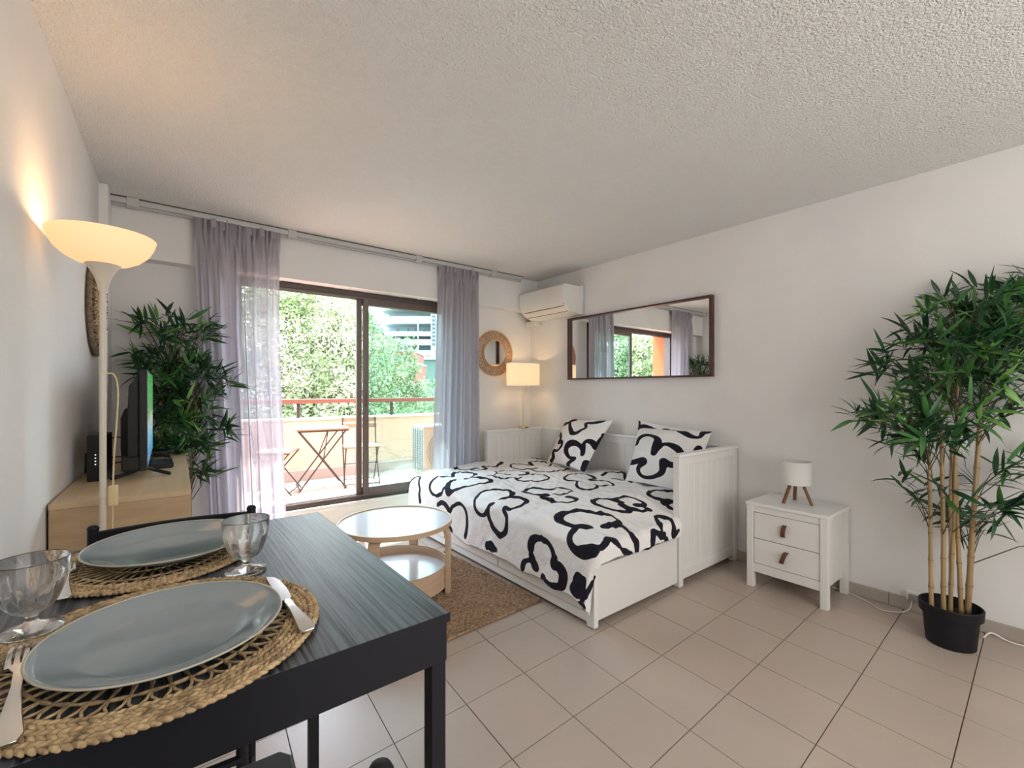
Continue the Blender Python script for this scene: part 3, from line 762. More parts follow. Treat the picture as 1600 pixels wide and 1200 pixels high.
# what the long mirror sees out of the door, to the left
mb1 = thing('stone_terrace_wall', 'long pinkish stone wall left of the balcony, seen only in the long mirror', 'wall', (-15, 17, -7))
for k in range(8):
    for j in range(22):
        r0 = random.uniform(-.08,.08)
        obj('stone', MB().box(-9+j*.9+(k%2)*.4, -9+j*.9+.85+(k%2)*.4, -.4+r0, .4+r0, 5.0+k*.42, 5.0+k*.42+.39), M['pink_wall'], mb1)
obj('backing', MB().box(-9,11,-.2,.2,0,8.3), M['pink_wall'], mb1)
tree('yellow-green tree left of the balcony, seen only in the long mirror', (-12.5, 14.0, -7), [(-12.6,14,2.2,1.5,1),(-13.8,14.4,3.0,1.2,1),(-11.2,14.2,3.0,1.2,1)], 7000, .11, M['foliage_b'], 12)
ab = thing('striped_building', 'pale building with dark balcony bands, seen only in the long mirror', 'building', (-19, 27, -7))
obj('wall', MB().box(-6,14,0,6,0,19), M['facade'], ab)
for k in range(6): obj('balcony', MB().box(-6,14,-1.2,0,7+k*2.0,7.9+k*2.0), M['facade_blue'], ab)
for k in range(6):
    for j in range(6): obj('window', MB().box(-5+j*3.2,-3.4+j*3.2,-.06,0,8.0+k*2.0,8.8+k*2.0), M['dark_glass'], ab)
# ------------------------------------------------------------------ curtains and rail
rail = thing('curtain_rail', 'grey double curtain rail fixed under the ceiling above the balcony door', 'curtain rail', (1.44, 3.81, 2.45))
obj('rail_profile', MB().box(-1.69, 1.69, -.012, .014, 0, .042), M['rail_grey'], rail, bevel=.003)
obj('rail_profile', MB().box(-1.69, 1.69, -.045, -.03, .008, .042), M['rail_grey'], rail, bevel=.003)
obj('mount', MB().box(-1.69, 1.69, -.045, .014, .042, .0495), M['plastic_dark'], rail)
for x in (-1.56, -.62, .45, 1.30): obj('bracket', MB().box(x-.03, x+.03, -.052, .02, -.004, .049), M['rail_grey'], rail, bevel=.003)
def curtain(label, xt0, xt1, xb0, xb1, xm0, xm1, folds, seed):
    zt, zb = 2.462, .03
    t = thing('curtain', label, 'curtain', ((xb0+xb1)/2, 3.80, zb))
    nu, nz = 260, 60
    u = np.linspace(0, 1, nu)
    r = np.random.RandomState(seed)
    ph = 2*PI*folds*u + noise1(nu, seed, 1.3)
    amp = .55 + .45*np.sin(2*PI*u*2.3 + seed)
    hd = 2*PI*folds*2.5*u + noise1(nu, seed+5, 1.0)
    def pts(z):
        k = (zt-z)/(zt-zb)
        if k < .3: q = k/.3; q = q*q*(3-2*q); x0, x1 = xt0+(xm0-xt0)*q, xt1+(xm1-xt1)*q
        else: q = (k-.3)/.7; x0, x1 = xm0+(xb0-xm0)*q, xm1+(xb1-xm1)*q
        head = math.exp(-((k-.02)/.055)**2)
        tie = math.exp(-((k-.045)/.012)**2)
        A = .040*(1-head*.35)*(1-.5*tie)
        y = A*(np.sin(ph + k*.7)*amp*.9 + .28*np.sin(2.1*ph+k*2))*(1-head) + head*.028*(np.sin(hd)*.8+.4*np.sin(1.7*hd+1))*(1-.6*tie)
        w = np.cos(ph + k*.7)*.012*(1-head) + head*.008*np.cos(hd)
        x = x0 + (x1-x0)*u + w
        return x, 3.795 + y
    def grid(name, za, zb_, n, m, dy=0.0):
        Z = np.linspace(za, zb_, n); vs = []; fs = []
        o = t.location
        for z in Z:
            x, y = pts(z)
            vs += [(a-o.x, b-o.y+dy, z-o.z) for a, b in zip(x, y)]
        for i in range(n-1):
            for j in range(nu-1): fs.append((i*nu+j, i*nu+j+1, (i+1)*nu+j+1, (i+1)*nu+j))
        mb = MB().add(vs, fs); return obj(name, mb, m, t, smooth=True)
    grid('sheet', 2.462, .05, nz*2, M['curtain'])
    grid('heading_tape', 2.476, 2.385, 14, M['curtain_head'], -.002)
    grid('hem', .06, .03, 3, M['curtain_head'], -.001)
    for k in range(7):
        a = (k+.5)/7; i = int(a*(nu-1)); x, y = pts(2.44)
        hx = x[i]-t.location.x; hy = y[i]-t.location.y
        b = MB().box(hx-.016, hx+.016, hy-.022, hy-.012, 2.405-zb, 2.47-zb)
        b.xf(lambda p, a=(k*37 % 5 - 2)*.05: (p.x+(p.z-2.43)*a, p.y, p.z))
        obj('pleat_loop', b, M['curtain_head'], t, bevel=.004)
    return t
curtain('sheer grey curtain at the left of the balcony door, hanging beside the leafy plant', .190, .735, .285, .800, .215, .735, 7.5, 3)
curtain('sheer grey curtain at the right of the balcony door, hanging behind the bed', 2.110, 2.565, 2.03, 2.57, 2.085, 2.57, 6.5, 8)

# ------------------------------------------------------------------ air conditioner
ac = thing('air_conditioner', 'white wall mounted split air conditioner above the fabric lamp in the corner', 'air conditioner', (3.405, 3.49, 2.04))
prof = [(0,0),(-.06,0),(-.13,.010),(-.19,.034),(-.24,.08),(-.266,.135),(-.272,.19),(-.272,.265),(-.255,.280),(0,.280)]
def extr(P, y0, y1):
    n = len(P)
    return [(x,y0,z) for x,z in P]+[(x,y1,z) for x,z in P], [tuple(range(n)), tuple(range(n,2*n))[::-1]]+[(i,i+n,(i+1)%n+n,(i+1)%n) for i in range(n)]
mb = MB(); mb.add(*extr(prof, -.335, .352)); obj('body', mb, M['plastic_white'], ac, smooth='auto', bevel=.004)
mb = MB(); mb.add(*extr([(-.002,-.004),(-.04,-.006),(-.04,.285),(-.002,.285)], -.352, .356)); obj('back_plate', mb, M['plastic_white'], ac, bevel=.003)
obj('flap_gap', MB().bar((-.226,-.300,.066),(-.226,.315,.066),.004,.006), M['plastic_dark'], ac)
obj('flap_gap', MB().bar((-.166,-.29,.020),(-.166,.315,.020),.005,.006), M['plastic_dark'], ac)
mb = MB(); mb.add(*extr([(-.221,.059),(-.172,.0205),(-.168,.030),(-.216,.066)], -.285, .31)); obj('flap', mb, M['plastic_white'], ac)
obj('sensor_dot', MB().box(-.246,-.238,-.312,-.304,.082,.088), M['plastic_dark'], ac)
obj('pipe_duct', MB().box(-.085,-.002,.345,.47,-.055,.0).box(-.085,-.002,.30,.345,-.055,.02), M['plastic_white'], ac, bevel=.006)

# ------------------------------------------------------------------ long mirror on the right wall
mi = thing('wall_mirror', 'long rectangular mirror in a deep dark brown wooden frame above the bed', 'mirror', (XR, 2.5515, 1.372))
h_, w_ = .636, .778
for a in (((-.045,0),(-w_,w_),(0,.016)), ((-.045,0),(-w_,w_),(h_-.016,h_)), ((-.045,0),(-w_,-w_+.02),(.016,h_-.016)), ((-.045,0),(w_-.02,w_),(.016,h_-.016))):
    obj('frame_bar', MB().box(a[0][0],a[0][1],a[1][0],a[1][1],a[2][0],a[2][1]), M['dark_wood'], mi, bevel=.0015)
obj('glass', MB().box(-.016,-.010,-w_+.018,w_-.018,.014,h_-.014), M['mirror'], mi)

# ------------------------------------------------------------------ round rattan mirror on the window wall
rm = thing('rattan_mirror', 'round mirror with a woven rattan border beside the right curtain', 'mirror', (2.885, YW-.012, 1.664))
def ring_y(mb, r, tr, seg=48, y=0): return mb.tube([(r*math.cos(2*PI*k/seg), y, r*math.sin(2*PI*k/seg)) for k in range(seg)], tr, 6, closed=True)
obj('glass', MB().add([(0,-.004,0)]+[(.140*math.cos(2*PI*k/40), -.004, .140*math.sin(2*PI*k/40)) for k in range(40)], [(0,k+1,(k+1)%40+1) for k in range(40)]), M['mirror'], rm)
obj('inner_ring', ring_y(ring_y(MB(), .146, .008), .160, .006), M['rattan'], rm, smooth=True)
obj('outer_ring', ring_y(ring_y(MB(), .240, .008), .227, .005), M['rattan'], rm, smooth=True)
n = 30
for k in range(n):
    a0 = 2*PI*k/n; mb = MB()
    for s in (-1, 1):
        P = []
        for q in range(9):
            f = q/8; a = a0 + s*(f*2-1)*.23; r = .228-.066*math.cos((f*2-1)*PI/2)
            P.append((r*math.cos(a), -.004-.004*math.sin(f*PI), r*math.sin(a)))
        mb.tube(P, .0035, 5)
        P = [((.226)*math.cos(a0), -.006, .226*math.sin(a0)), (.19*math.cos(a0+s*.1), -.008, .19*math.sin(a0+s*.1)), (.162*math.cos(a0+s*.05), -.004, .162*math.sin(a0+s*.05))]
        mb.tube(P, .0035, 5)
    obj('cane_loop', mb, M['rattan'], rm, smooth=True)

# ------------------------------------------------------------------ brown woven round mirror on the left wall
wd = thing('woven_wall_mirror', 'round dark woven fibre mirror on the left wall behind the floor lamp', 'mirror', (xl(3.36)+.004, 3.36, 1.725), -.028)
mb = MB()
def ringx(mb, r, tr, x): return mb.tube([(x, r*math.cos(2*PI*k/56), r*math.sin(2*PI*k/56)) for k in range(56)], tr, 6, closed=True)
obj('glass', MB().disc((.02,0,0), .115, 40, 'x'), M['mirror'], wd)
mb.add([(0, .262*math.cos(2*PI*k/48), .262*math.sin(2*PI*k/48)) for k in range(48)]+[(.012, .262*math.cos(2*PI*k/48), .262*math.sin(2*PI*k/48)) for k in range(48)],
       [tuple(range(48))[::-1], tuple(range(48,96))]+[(i,(i+1)%48,(i+1)%48+48,i+48) for i in range(48)])
obj('backing', mb, M['straw_dark'], wd)
rs = random.Random(3)
for ring in range(3):
    mb = MB(); r0, r1 = .115+ring*.048, .115+(ring+1)*.048
    for k in range(96):
        a = 2*PI*k/96 + rs.uniform(-.02,.02); a2 = a + .09*(1 if ring % 2 else -1)
        mb.tube([(.018, r0*math.cos(a), r0*math.sin(a)), (.030+rs.uniform(-.004,.006), (r0+r1)/2*math.cos((a+a2)/2), (r0+r1)/2*math.sin((a+a2)/2)), (.016, r1*math.cos(a2), r1*math.sin(a2))], [.004,.0055,.003], 4)
    obj('fibre_ring', mb, M['straw'] if ring != 2 else M['straw_dark'], wd, stuff=True)
obj('rim', ringx(MB(), .261, .011, .014), M['straw_dark'], wd, smooth=True)

# ------------------------------------------------------------------ day bed
BH = .855
bx0, bx1, by0, by1 = 2.62, 3.398, 1.592, 3.765
db = thing('daybed', 'white panelled day bed pulled out double with drawers along its front', 'bed', ((bx0+bx1)/2, (by0+by1)/2, 0))
O = db.location
def B(mb, x0, x1, y0, y1, z0, z1): return mb.box(x0-O.x, x1-O.x, y0-O.y, y1-O.y, z0-O.z, z1-O.z)
for ya, yb, nm in ((by0, by0+.046, 'arm'), (by1-.046, by1, 'arm')):
    a = obj('arm', B(B(B(B(MB(), bx0, bx0+.046, ya, yb, 0.004, BH-.02), bx1-.046, bx1, ya, yb, 0.004, BH-.02), bx0+.044, bx1-.044, ya+.004, yb-.004, BH-.075, BH-.021), bx0+.046, bx1-.046, ya+.006, yb-.006, .045, .11), M['white_paint'], db, bevel=.003)
    obj('top_rail', B(MB(), bx0-.006, bx1+.002, ya-.008, yb+.008, BH-.02, BH), M['white_edge'], a, bevel=.004)
    n = 9; w = (bx1-bx0-.092)/n
    for k in range(n):
        obj('plank', B(MB(), bx0+.046+k*w+.0006, bx0+.046+(k+1)*w-.0006, ya+.012, yb-.012, .10, BH-.07), M['white_paint'], a, bevel=.0018, bseg=1)
bk = obj('backrest', B(B(MB(), bx1-.04, bx1-.004, by0+.046, by1-.046, BH-.085, BH-.02), bx1-.04, bx1-.004, by0+.046, by1-.046, .12, .20), M['white_paint'], db, bevel=.003)
obj('top_rail', B(MB(), bx1-.052, bx1+.002, by0+.054, by1-.054, BH-.02, BH), M['white_edge'], bk, bevel=.004)
n = 24; w = (by1-by0-.092)/n
for k in range(n):
    obj('plank', B(MB(), bx1-.030, bx1-.014, by0+.046+k*w+.0008, by0+.046+(k+1)*w-.0008, .2, BH-.08), M['white_paint'], bk, bevel=.002, bseg=1)
# pull-out half
fx = 1.835
obj('end_panel', B(MB(), fx, 2.615, by0+.012, by0+.03, .035, .325), M['white_paint'], db, bevel=.002)
obj('end_panel', B(MB(), fx, 2.615, by1-.05, by1-.032, .035, .325), M['white_paint'], db, bevel=.002)
obj('front_post', B(MB(), fx-.022, fx+.012, by0+.004, by0+.058, .006, .325), M['white_edge'], db, bevel=.002)
obj('front_post', B(MB(), fx-.022, fx+.012, by1-.07, by1-.016, .006, .325), M['white_edge'], db, bevel=.002)
obj('bottom_rail', B(MB(), fx-.018, fx+.004, by0+.05, by1-.05, .022, .075), M['white_edge'], db, bevel=.004)
obj('inner_frame', B(B(MB(), fx+.02, 3.34, by0+.05, by1-.06, .10, .315), fx+.004, fx+.02, by0+.05, by1-.05, .04, .3), M['white_paint'], db)
ys = [by0+.062, by0+.062+.99, by1-.078]
ys = [by0+.085, 2.44, 3.16, by1-.09]
for k in range(3):
    d = obj('drawer_front', B(MB(), fx-.03, fx-.004, ys[k]+.006, ys[k+1]-.006, .082, .30), M['white_paint'], db, bevel=.003)
obj('mattress', B(B(MB(), 1.87, 3.35, by0+.045, by1-.055, .328, .40), 1.87, 3.35, by0+.052, by1-.055, .403, .428), M['mattress'], db, bevel=.010, bseg=3)

# duvet
TOPZ = .498
def lerp(a, b, t): return a + (b-a)*t
na, nb = 300, 330
bmin, bmax = 1.62-.150, 3.76+.09
A = np.zeros((na, nb)); Bv = np.zeros((na, nb))
bb = np.linspace(bmin, bmax, nb)
hem = np.interp(bb, [1.49, 1.62, 1.8, 2.2, 2.6, 3.0, 3.4, 3.85], [.39, .375, .355, .355, .345, .325, .30, .26]) + noise1(nb, 11, .006)
amax = 3.33
for j in range(nb):
    A[:, j] = np.linspace(1.86-hem[j], amax, na); Bv[:, j] = bb[j]
da = np.maximum(0, 1.86-A); dbb = np.maximum(0, 1.62-Bv)*1.0; dfar = np.maximum(0, Bv-3.76)
dside = dbb
D = np.sqrt(da**2 + dside**2) + 1e-9
R0 = .055
def drop(D):
    q = np.minimum(D/R0, PI/2)
    return R0*np.sin(q), np.where(D < R0*PI/2, R0*(1-np.cos(q)), R0 + D - R0*PI/2)
out, dn = drop(D)
fold = .5+.5*np.sin(Bv*21+noise2(A, Bv, 2, (3,), 1.6))
flare = np.clip(da-.05, 0, 1)
Xp = np.maximum(A, 1.86) - out*(da/D) - flare*(.045 + .10*fold*np.clip((2.45-Bv)/.9, .25, 1))
Yp = np.maximum(Bv, 1.62) - out*(dside/D) + flare*.03*np.cos(Bv*21)
of, df = drop(dfar); Yp = np.minimum(Yp, 3.76) + of*.5
wr = noise2(A*6, Bv*6, 5, (1.2, 2.5, 5, 9), .008)
crease = np.exp(-((np.sin((A*.35+Bv)*5.2+noise2(A*3, Bv*3, 8, (1,2), .8)))/.10)**2)*.007
near_arm = np.clip((A-2.45)/.5, 0, 1)
Zp = TOPZ - dn - df + wr + crease*np.clip(1-near_arm, 0, 1)
Zp += .018*np.exp(-((A-2.5)/.55)**2)
Zp -= .055*np.clip((1.98-Bv)/.36, 0, 1)**2 * np.clip((A-1.80)/.2, 0, 1) + .03*np.clip((2.08-A)/.22, 0, 1)**2
Zp = np.where(A > 2.6, Zp - .0*A, Zp)
# near hem lies on the side panel, it does not go below it inside the arm
X = np.stack([Xp, np.where(A > 2.60, np.maximum(Yp, 1.648), Yp), Zp], -1)
X[..., 0] = np.minimum(X[..., 0], 3.34)
duvet = thing('duvet', 'white duvet printed with black flower outlines spread over the pulled out bed', 'duvet', (2.5, 2.7, .5))
X = X - np.array(duvet.location)
cv = cloth('cover', X, np.stack([A, Bv], -1), INK_DUVET, M['print'], duvet)
sd = cv.modifiers.new('thickness', 'SOLIDIFY'); sd.thickness = .006; sd.offset = -1

# pillows
def pillow(name, label, bl, br, tr_, tl, bulge, strokes, seed, unit, face=1):
    bl, br, tr_, tl = map(Vector, (bl, br, tr_, tl))
    c = (bl+br)/2
    t = thing(name, label, 'pillow', tuple(c), 0, 'flower print pillows leaning on the day bed back')
    n = 56
    s = np.linspace(0, 1, n); S, T = np.meshgrid(s, s)
    P = [np.array(v - c) for v in (bl, br, tr_, tl)]
    base = (P[0]*((1-S)*(1-T))[...,None] + P[1]*(S*(1-T))[...,None] + P[2]*(S*T)[...,None] + P[3]*((1-S)*T)[...,None])
    nrm = np.array((br-bl).cross(tl-bl).normalized())
    prof = (np.clip(np.sin(PI*S), 0, 1)*np.clip(np.sin(PI*T), 0, 1))**.55
    # edges drawn in a little between the corners
    cen = base.mean((0,1)); pin = (1-(2*S-1)**2)*(np.abs(2*T-1)**3) + (1-(2*T-1)**2)*(np.abs(2*S-1)**3)
    base = base + (cen-base)*(.055*pin)[...,None]
    wr = noise2(S*5, T*5, seed, (1,2,4), .007)*prof
    uv = np.stack([S, T], -1)
    front = base + nrm*(bulge*prof+wr)[...,None]
    cloth('front', front, uv, strokes, M['print'], t, unit)
    back = base - nrm*(bulge*.75*prof)[...,None]
    o = cloth('back', back[:, ::-1], uv[:, ::-1], strokes, M['print'], t, unit)
    o.data.materials.clear(); o.data.materials.append(M['print'])
    return t
pillow('pillow', 'flower print pillow leaning at the far, window end of the bed',
       (3.16,3.42,.525), (3.05,2.80,.52), (3.33,2.70,.985), (3.345,3.32,.975), .075, INK_PILLOW_LEFT, 2, .6)
pillow('pillow', 'flower print pillow at the near end of the bed, standing next to the near arm',
       (3.04,2.34,.52), (2.98,1.70,.52), (3.30,1.735,.955), (3.31,2.40,.945), .08, INK_PILLOW_RIGHT, 4, .6)
pillow('pillow', 'flower print pillow mostly hidden behind the near one, only its top edge showing',
       (3.17,2.40,.54), (3.13,1.78,.54), (3.335,1.80,.945), (3.335,2.42,1.003), .05, INK_PILLOW_BACK, 6, .6)

# ------------------------------------------------------------------ table lamp on the far arm
tl_ = thing('table_lamp', 'lit table lamp with beige fabric shade and brass stem on the far bed arm', 'lamp', (3.11, 3.742, BH+.001))
obj('base', MB().lathe([(0,0),(.058,0),(.060,.004),(.060,.014),(.056,.018),(0,.018)], (0,0,0), 32), M['brass'], tl_, smooth='auto')
obj('stem', MB().tube([(0,0,.016),(0,0,.50)], .007, 12), M['brass'], tl_, smooth='auto')
obj('side_rod', MB().tube([(-.028,0,.016),(-.028,0,.42)], .004, 8), M['white_edge'], tl_, smooth='auto')
def oval(mb, sx=1.0, sy=.62): return mb.xf(lambda p: (p.x*sx, p.y*sy, p.z))
obj('shade', oval(MB().lathe([(.205,.455),(.205,.695),(.202,.695),(.202,.455)], (0,0,0), 48, close=True), 1, .66), M['lamp_shade_on'], tl_, smooth='auto')
obj('shade_trim', oval(MB().lathe([(.206,.452),(.206,.459),(.201,.459),(.201,.452)], (0,0,0), 48, close=True).lathe([(.206,.692),(.206,.699),(.201,.699),(.201,.692)], (0,0,0), 48, close=True), 1, .66), M['white_edge'], tl_, smooth='auto')
obj('shade_spider', MB().tube([(-.20,0,.47),(.20,0,.47)], .003, 6).tube([(0,-.12,.47),(0,.12,.47)], .003, 6), M['brass'], tl_)
obj('bulb', MB().lathe([(0,.0),(.012,.0),(.014,.03),(.028,.06),(.03,.08),(.02,.105),(0,.115)], (0,0,.49), 16), mat('lit_bulb', (1,.9,.7), .4, emission=(1,.72,.40), estr=6), tl_, smooth=True)
def point(name, loc, power, color, r):
    d = bpy.data.lights.new(name, 'POINT'); d.energy = power; d.color = color; d.shadow_soft_size = r
    o = bpy.data.objects.new(name, d); scene.collection.objects.link(o); o.location = loc; return o
point('table_lamp_light', (3.11, 3.742, BH+.59), 2.6, (1.0, .66, .34), .03)

# ------------------------------------------------------------------ bedside cabinet with its small lamp
ns = thing('nightstand', 'small white two drawer nightstand with leather tab pulls by the right wall', 'nightstand', (3.205, 1.128, 0))
NH = .545
obj('top', MB().box(-.19,.195,-.232,.232,NH-.018,NH), M['white_edge'], ns, bevel=.002)
obj('body', MB().box(-.168,.19,-.20,-.186,.10,NH-.018).box(-.168,.19,.186,.20,.10,NH-.018).box(.175,.19,-.19,.19,.1,NH-.018).box(-.16,.18,-.19,.19,.125,.14).box(-.180,-.165,-.19,.19,NH-.06,NH-.018).box(-.180,-.165,-.19,.19,.10,.155), M['white_paint'], ns, bevel=.0015)
for x in (-.185, .155):
    for y in (-.226, .186):
        obj('leg', MB().box(x, x+.04, y, y+.04, 0, NH-.018), M['white_paint'], ns, bevel=.002)
for k, (z0, z1) in enumerate(((.318, .482), (.158, .314))):
    d = obj('drawer', MB().box(-.178,-.162,-.183,.183,z0,z1), M['white_paint'], ns, bevel=.002)
    zc = (z0+z1)/2; tlt = (.12, .35)[k]
    P = []
    mb = MB()
    for s in range(9):
        f = s/8; a = f*PI
        P.append((-.180-.022*math.sin(a)**.8, .006, zc+.038*math.cos(a)*1.0))
    vs = []; fs = []
    for i, p in enumerate(P):
        dy = (p[2]-zc)*-tlt
        for q in (-.013, .013): vs += [(p[0], p[1]+q+dy, p[2]), (p[0]+.003, p[1]+q+dy, p[2]*1)]
    for i in range(8):
        a = i*4; b = a+4
        fs += [(a,a+2,b+2,b),(a+1,b+1,b+3,a+3),(a,b,b+1,a+1),(a+2,a+3,b+3,b+2)]
    fs += [(0,1,3,2),(32,34,35,33)]
    obj('leather_pull', mb.add(vs, fs), M['leather'], d, smooth=False)
sl = thing('tripod_lamp', 'small unlit lamp with a white drum shade on three wooden legs, on the nightstand', 'lamp', (3.205, 1.130, NH))
for a in (150, 265, 25):
    c, s = math.cos(math.radians(a)), math.sin(math.radians(a))
    obj('leg', MB().bar((.030*c,.030*s,.150),(.092*c,.092*s,.004),.020,.012, up=(c,s,0)), M['walnut'], sl, bevel=.002)
obj('shade', MB().lathe([(.083,.125),(.088,.270),(.086,.270),(.081,.125)], (0,0,0), 48, close=True), M['lamp_shade_off'], sl, smooth='auto')
obj('hub', MB().lathe([(0,.13),(.03,.13),(.03,.15),(.012,.155),(.012,.2),(0,.2)], (0,0,0), 20), M['white_edge'], sl, smooth='auto')
obj('shade_spider', MB().tube([(-.084,0,.16),(.084,0,.16)], .002, 6).tube([(0,-.084,.16),(0,.084,.16)], .002, 6), M['white_edge'], sl)
wc = obj('power_cable', MB().tube([tuple(p) for p in catmull([(3.385,.99,.01),(3.385,.90,.006),(3.33,.79,.005),(3.27,.72,.005),(3.31,.65,.005),(3.365,.622,.006),(3.385,.607,.03),(3.388,.60,.09)], 6)], .0032, 6), M['white_cable'], smooth=True)
tag(wc, 'thin white cable on the floor between the nightstand and the wall plug', 'cable')
pl = thing('wall_plug', 'clear grey plug and socket on the skirting left of the black plant pot', 'plug', (XR-.012, .585, .085))
obj('socket', MB().box(-.006,.012,-.045,.045,-.02,.03), M['plastic_white'], pl, bevel=.003)
obj('adapter', MB().box(-.028,-.006,-.035,.03,-.012,.018), M['grille'], pl, bevel=.004)
c2 = obj('power_cable', MB().tube([tuple(p) for p in catmull([(3.30,.31,.01),(3.345,.285,.03),(3.36,.22,.006),(3.375,.10,.006),(3.365,-.02,.006),(3.38,-.2,.006)], 6)], .004, 6), M['white_cable'], smooth=True)
tag(c2, 'white cable running along the skirting right of the black plant pot', 'cable')
# ------------------------------------------------------------------ artificial bamboo plants
def leaf_mesh(name, L, W, curve, m):
    n = 6; vs = []; fs = []
    for i in range(n+1):
        f = i/n; w = W*math.sin(PI*min(1, f*1.02))**.75*(1-.35*f) if 0 < i < n else .0004
        z = -curve*f*f*L; x = L*f
        vs += [(x, -w, z+w*.25), (x, 0, z), (x, w, z+w*.25)]
    for i in range(n):
        a = i*3; b = a+3
        fs += [(a,b,b+1,a+1),(a+1,b+1,b+2,a+2)]
    me = MB().add(vs, fs).mesh(name, True); me.materials.append(m); return me
LEAVES = [leaf_mesh('leaf', L, W*1.45, c, M[m]) for m in ('leaf_dark','leaf_mid','leaf_light') for L, W, c in ((.135,.0085,.25),(.115,.0075,.55),(.155,.009,-.05))]
def bamboo(name, label, loc, pot, canes, regions, seed, xmax, ymax, group=None, n_parts=300, mirrored=None):
    R = random.Random(seed)
    t = thing(name, label, 'plant', loc, 0)
    rt, rb_, hp = pot
    obj('pot', MB().lathe([(0,.0),(rb_,.0),(rb_+.004,.004),(rt-.016,hp-.05),(rt-.003,hp-.048),(rt,hp-.004),(rt-.003,hp),(rt-.008,hp),(rt-.010,hp-.03),(rt-.02,hp-.05),(0,hp-.055)], (0,0,0), 44), M['pot'], t, smooth='auto')
    obj('soil', MB().lathe([(0,hp-.045),(rt-.02,hp-.05)], (0,0,0), 24), M['soil'], t)
    for (x0, y0, x1, y1, h, r) in canes:
        P = []; rr = []
        k = 0; z = hp-.05; mb = MB(); nb_ = MB()
        N = int((h-hp)/.17)+2
        for i in range(N*4+1):
            f = i/(N*4); P.append((lerp(x0,x1,f)+.008*math.sin(f*7+x0*50), lerp(y0,y1,f), lerp(hp-.05,h,f)))
            rr.append(r*(1-.35*f)*(1.0 if i % 4 else 1.16))
        c = obj('cane', MB().tube(P, rr, 9), M['bamboo'], t, smooth=True)
        for i in range(4, N*4, 4):
            p = P[i]; obj('node', MB().lathe([(rr[i]*1.0,-.004),(rr[i]*1.1,0),(rr[i]*1.0,.004)], p, 9), M['bamboo_node'], c, smooth=True)
    Uv, Fv = Vector((.785,-.62,0)), Vector((.62,.785,0))
    lv = []; tw = MB()
    for (s, z, rs_, rz_, cnt) in regions:
        for _ in range(cnt):
            while True:
                a, b = R.uniform(-1,1), R.uniform(-1,1)
                if a*a+b*b <= 1: break
            p = Uv*(s+a*rs_) + Fv*R.uniform(-.20,.20) + Vector((0,0,z+b*rz_))
            if p.x+loc[0] > xmax-.03: p.x = xmax-.03-loc[0]-R.uniform(0,.05)
            if p.y+loc[1] > ymax-.02: p.y = ymax-.02-loc[1]-R.uniform(0,.05)
            # twig from the nearest cane
            best = None
            for (x0,y0,x1,y1,h,r) in canes:
                zz = min(h, max(hp+.1, p.z-.16)); f = (zz-hp)/(h-hp)
                q = Vector((lerp(x0,x1,f), lerp(y0,y1,f), zz)); d = (q-p).length
                if best is None or d < best[0]: best = (d, q)
            q = best[1]; mid = (p+q)/2 + Vector((0,0,.03)) + (p-q)*.1
            tw.tube([q, mid, p], [.0028,.002,.0015], 4, cap=False)
            outd = (p-q); outd.z = 0
            out_a = math.atan2(outd.y, outd.x)
            nl = R.randint(6, 9)
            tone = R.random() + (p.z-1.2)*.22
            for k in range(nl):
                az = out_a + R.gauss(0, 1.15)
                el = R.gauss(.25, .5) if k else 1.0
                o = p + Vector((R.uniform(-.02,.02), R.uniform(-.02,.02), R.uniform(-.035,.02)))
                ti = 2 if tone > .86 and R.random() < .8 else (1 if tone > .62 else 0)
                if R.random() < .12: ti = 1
                sc = R.uniform(.75, 1.15)
                rot = Matrix.Rotation(az, 4, 'Z') @ Matrix.Rotation(-el, 4, 'Y') @ Matrix.Rotation(R.gauss(0,.6), 4, 'X')
                tip = o + rot @ Vector((.14*sc,0,0))
                if tip.x+loc[0] > xmax-.006 or tip.y+loc[1] > ymax-.006:
                    az += PI*.6; rot = Matrix.Rotation(az, 4, 'Z') @ Matrix.Rotation(-el, 4, 'Y')
                    tip = o + rot @ Vector((.14*sc,0,0))
                    if tip.x+loc[0] > xmax-.006 or tip.y+loc[1] > ymax-.006: continue
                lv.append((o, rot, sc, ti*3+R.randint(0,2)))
    obj('twigs', tw, M['twig'], t, stuff=True)
    # the leaves nearest the camera are single parts
    def dist(l): p = l[0]+Vector(loc); return (p-Vector((0,0,1.275))).length
    lv.sort(key=dist)
    for o, rot, sc, mi_ in lv[:n_parts]:
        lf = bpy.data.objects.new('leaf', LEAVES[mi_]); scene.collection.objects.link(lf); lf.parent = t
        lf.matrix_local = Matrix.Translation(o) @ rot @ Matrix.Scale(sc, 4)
    rest = lv[n_parts:]
    if rest:
        me = bpy.data.meshes.new('leaves'); vs = []; fs = []; mi2 = []
        for o, rot, sc, mi_ in rest:
            src = LEAVES[mi_]; T = Matrix.Translation(o) @ rot @ Matrix.Scale(sc, 4); n0 = len(vs)
            vs += [tuple(T @ v.co) for v in src.vertices]
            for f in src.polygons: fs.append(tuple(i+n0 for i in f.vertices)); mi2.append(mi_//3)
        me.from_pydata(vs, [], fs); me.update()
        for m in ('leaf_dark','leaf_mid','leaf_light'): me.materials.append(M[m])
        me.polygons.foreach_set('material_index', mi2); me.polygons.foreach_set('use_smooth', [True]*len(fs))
        o = link('leaves', me, None, t); o['kind'] = 'stuff'
    return t
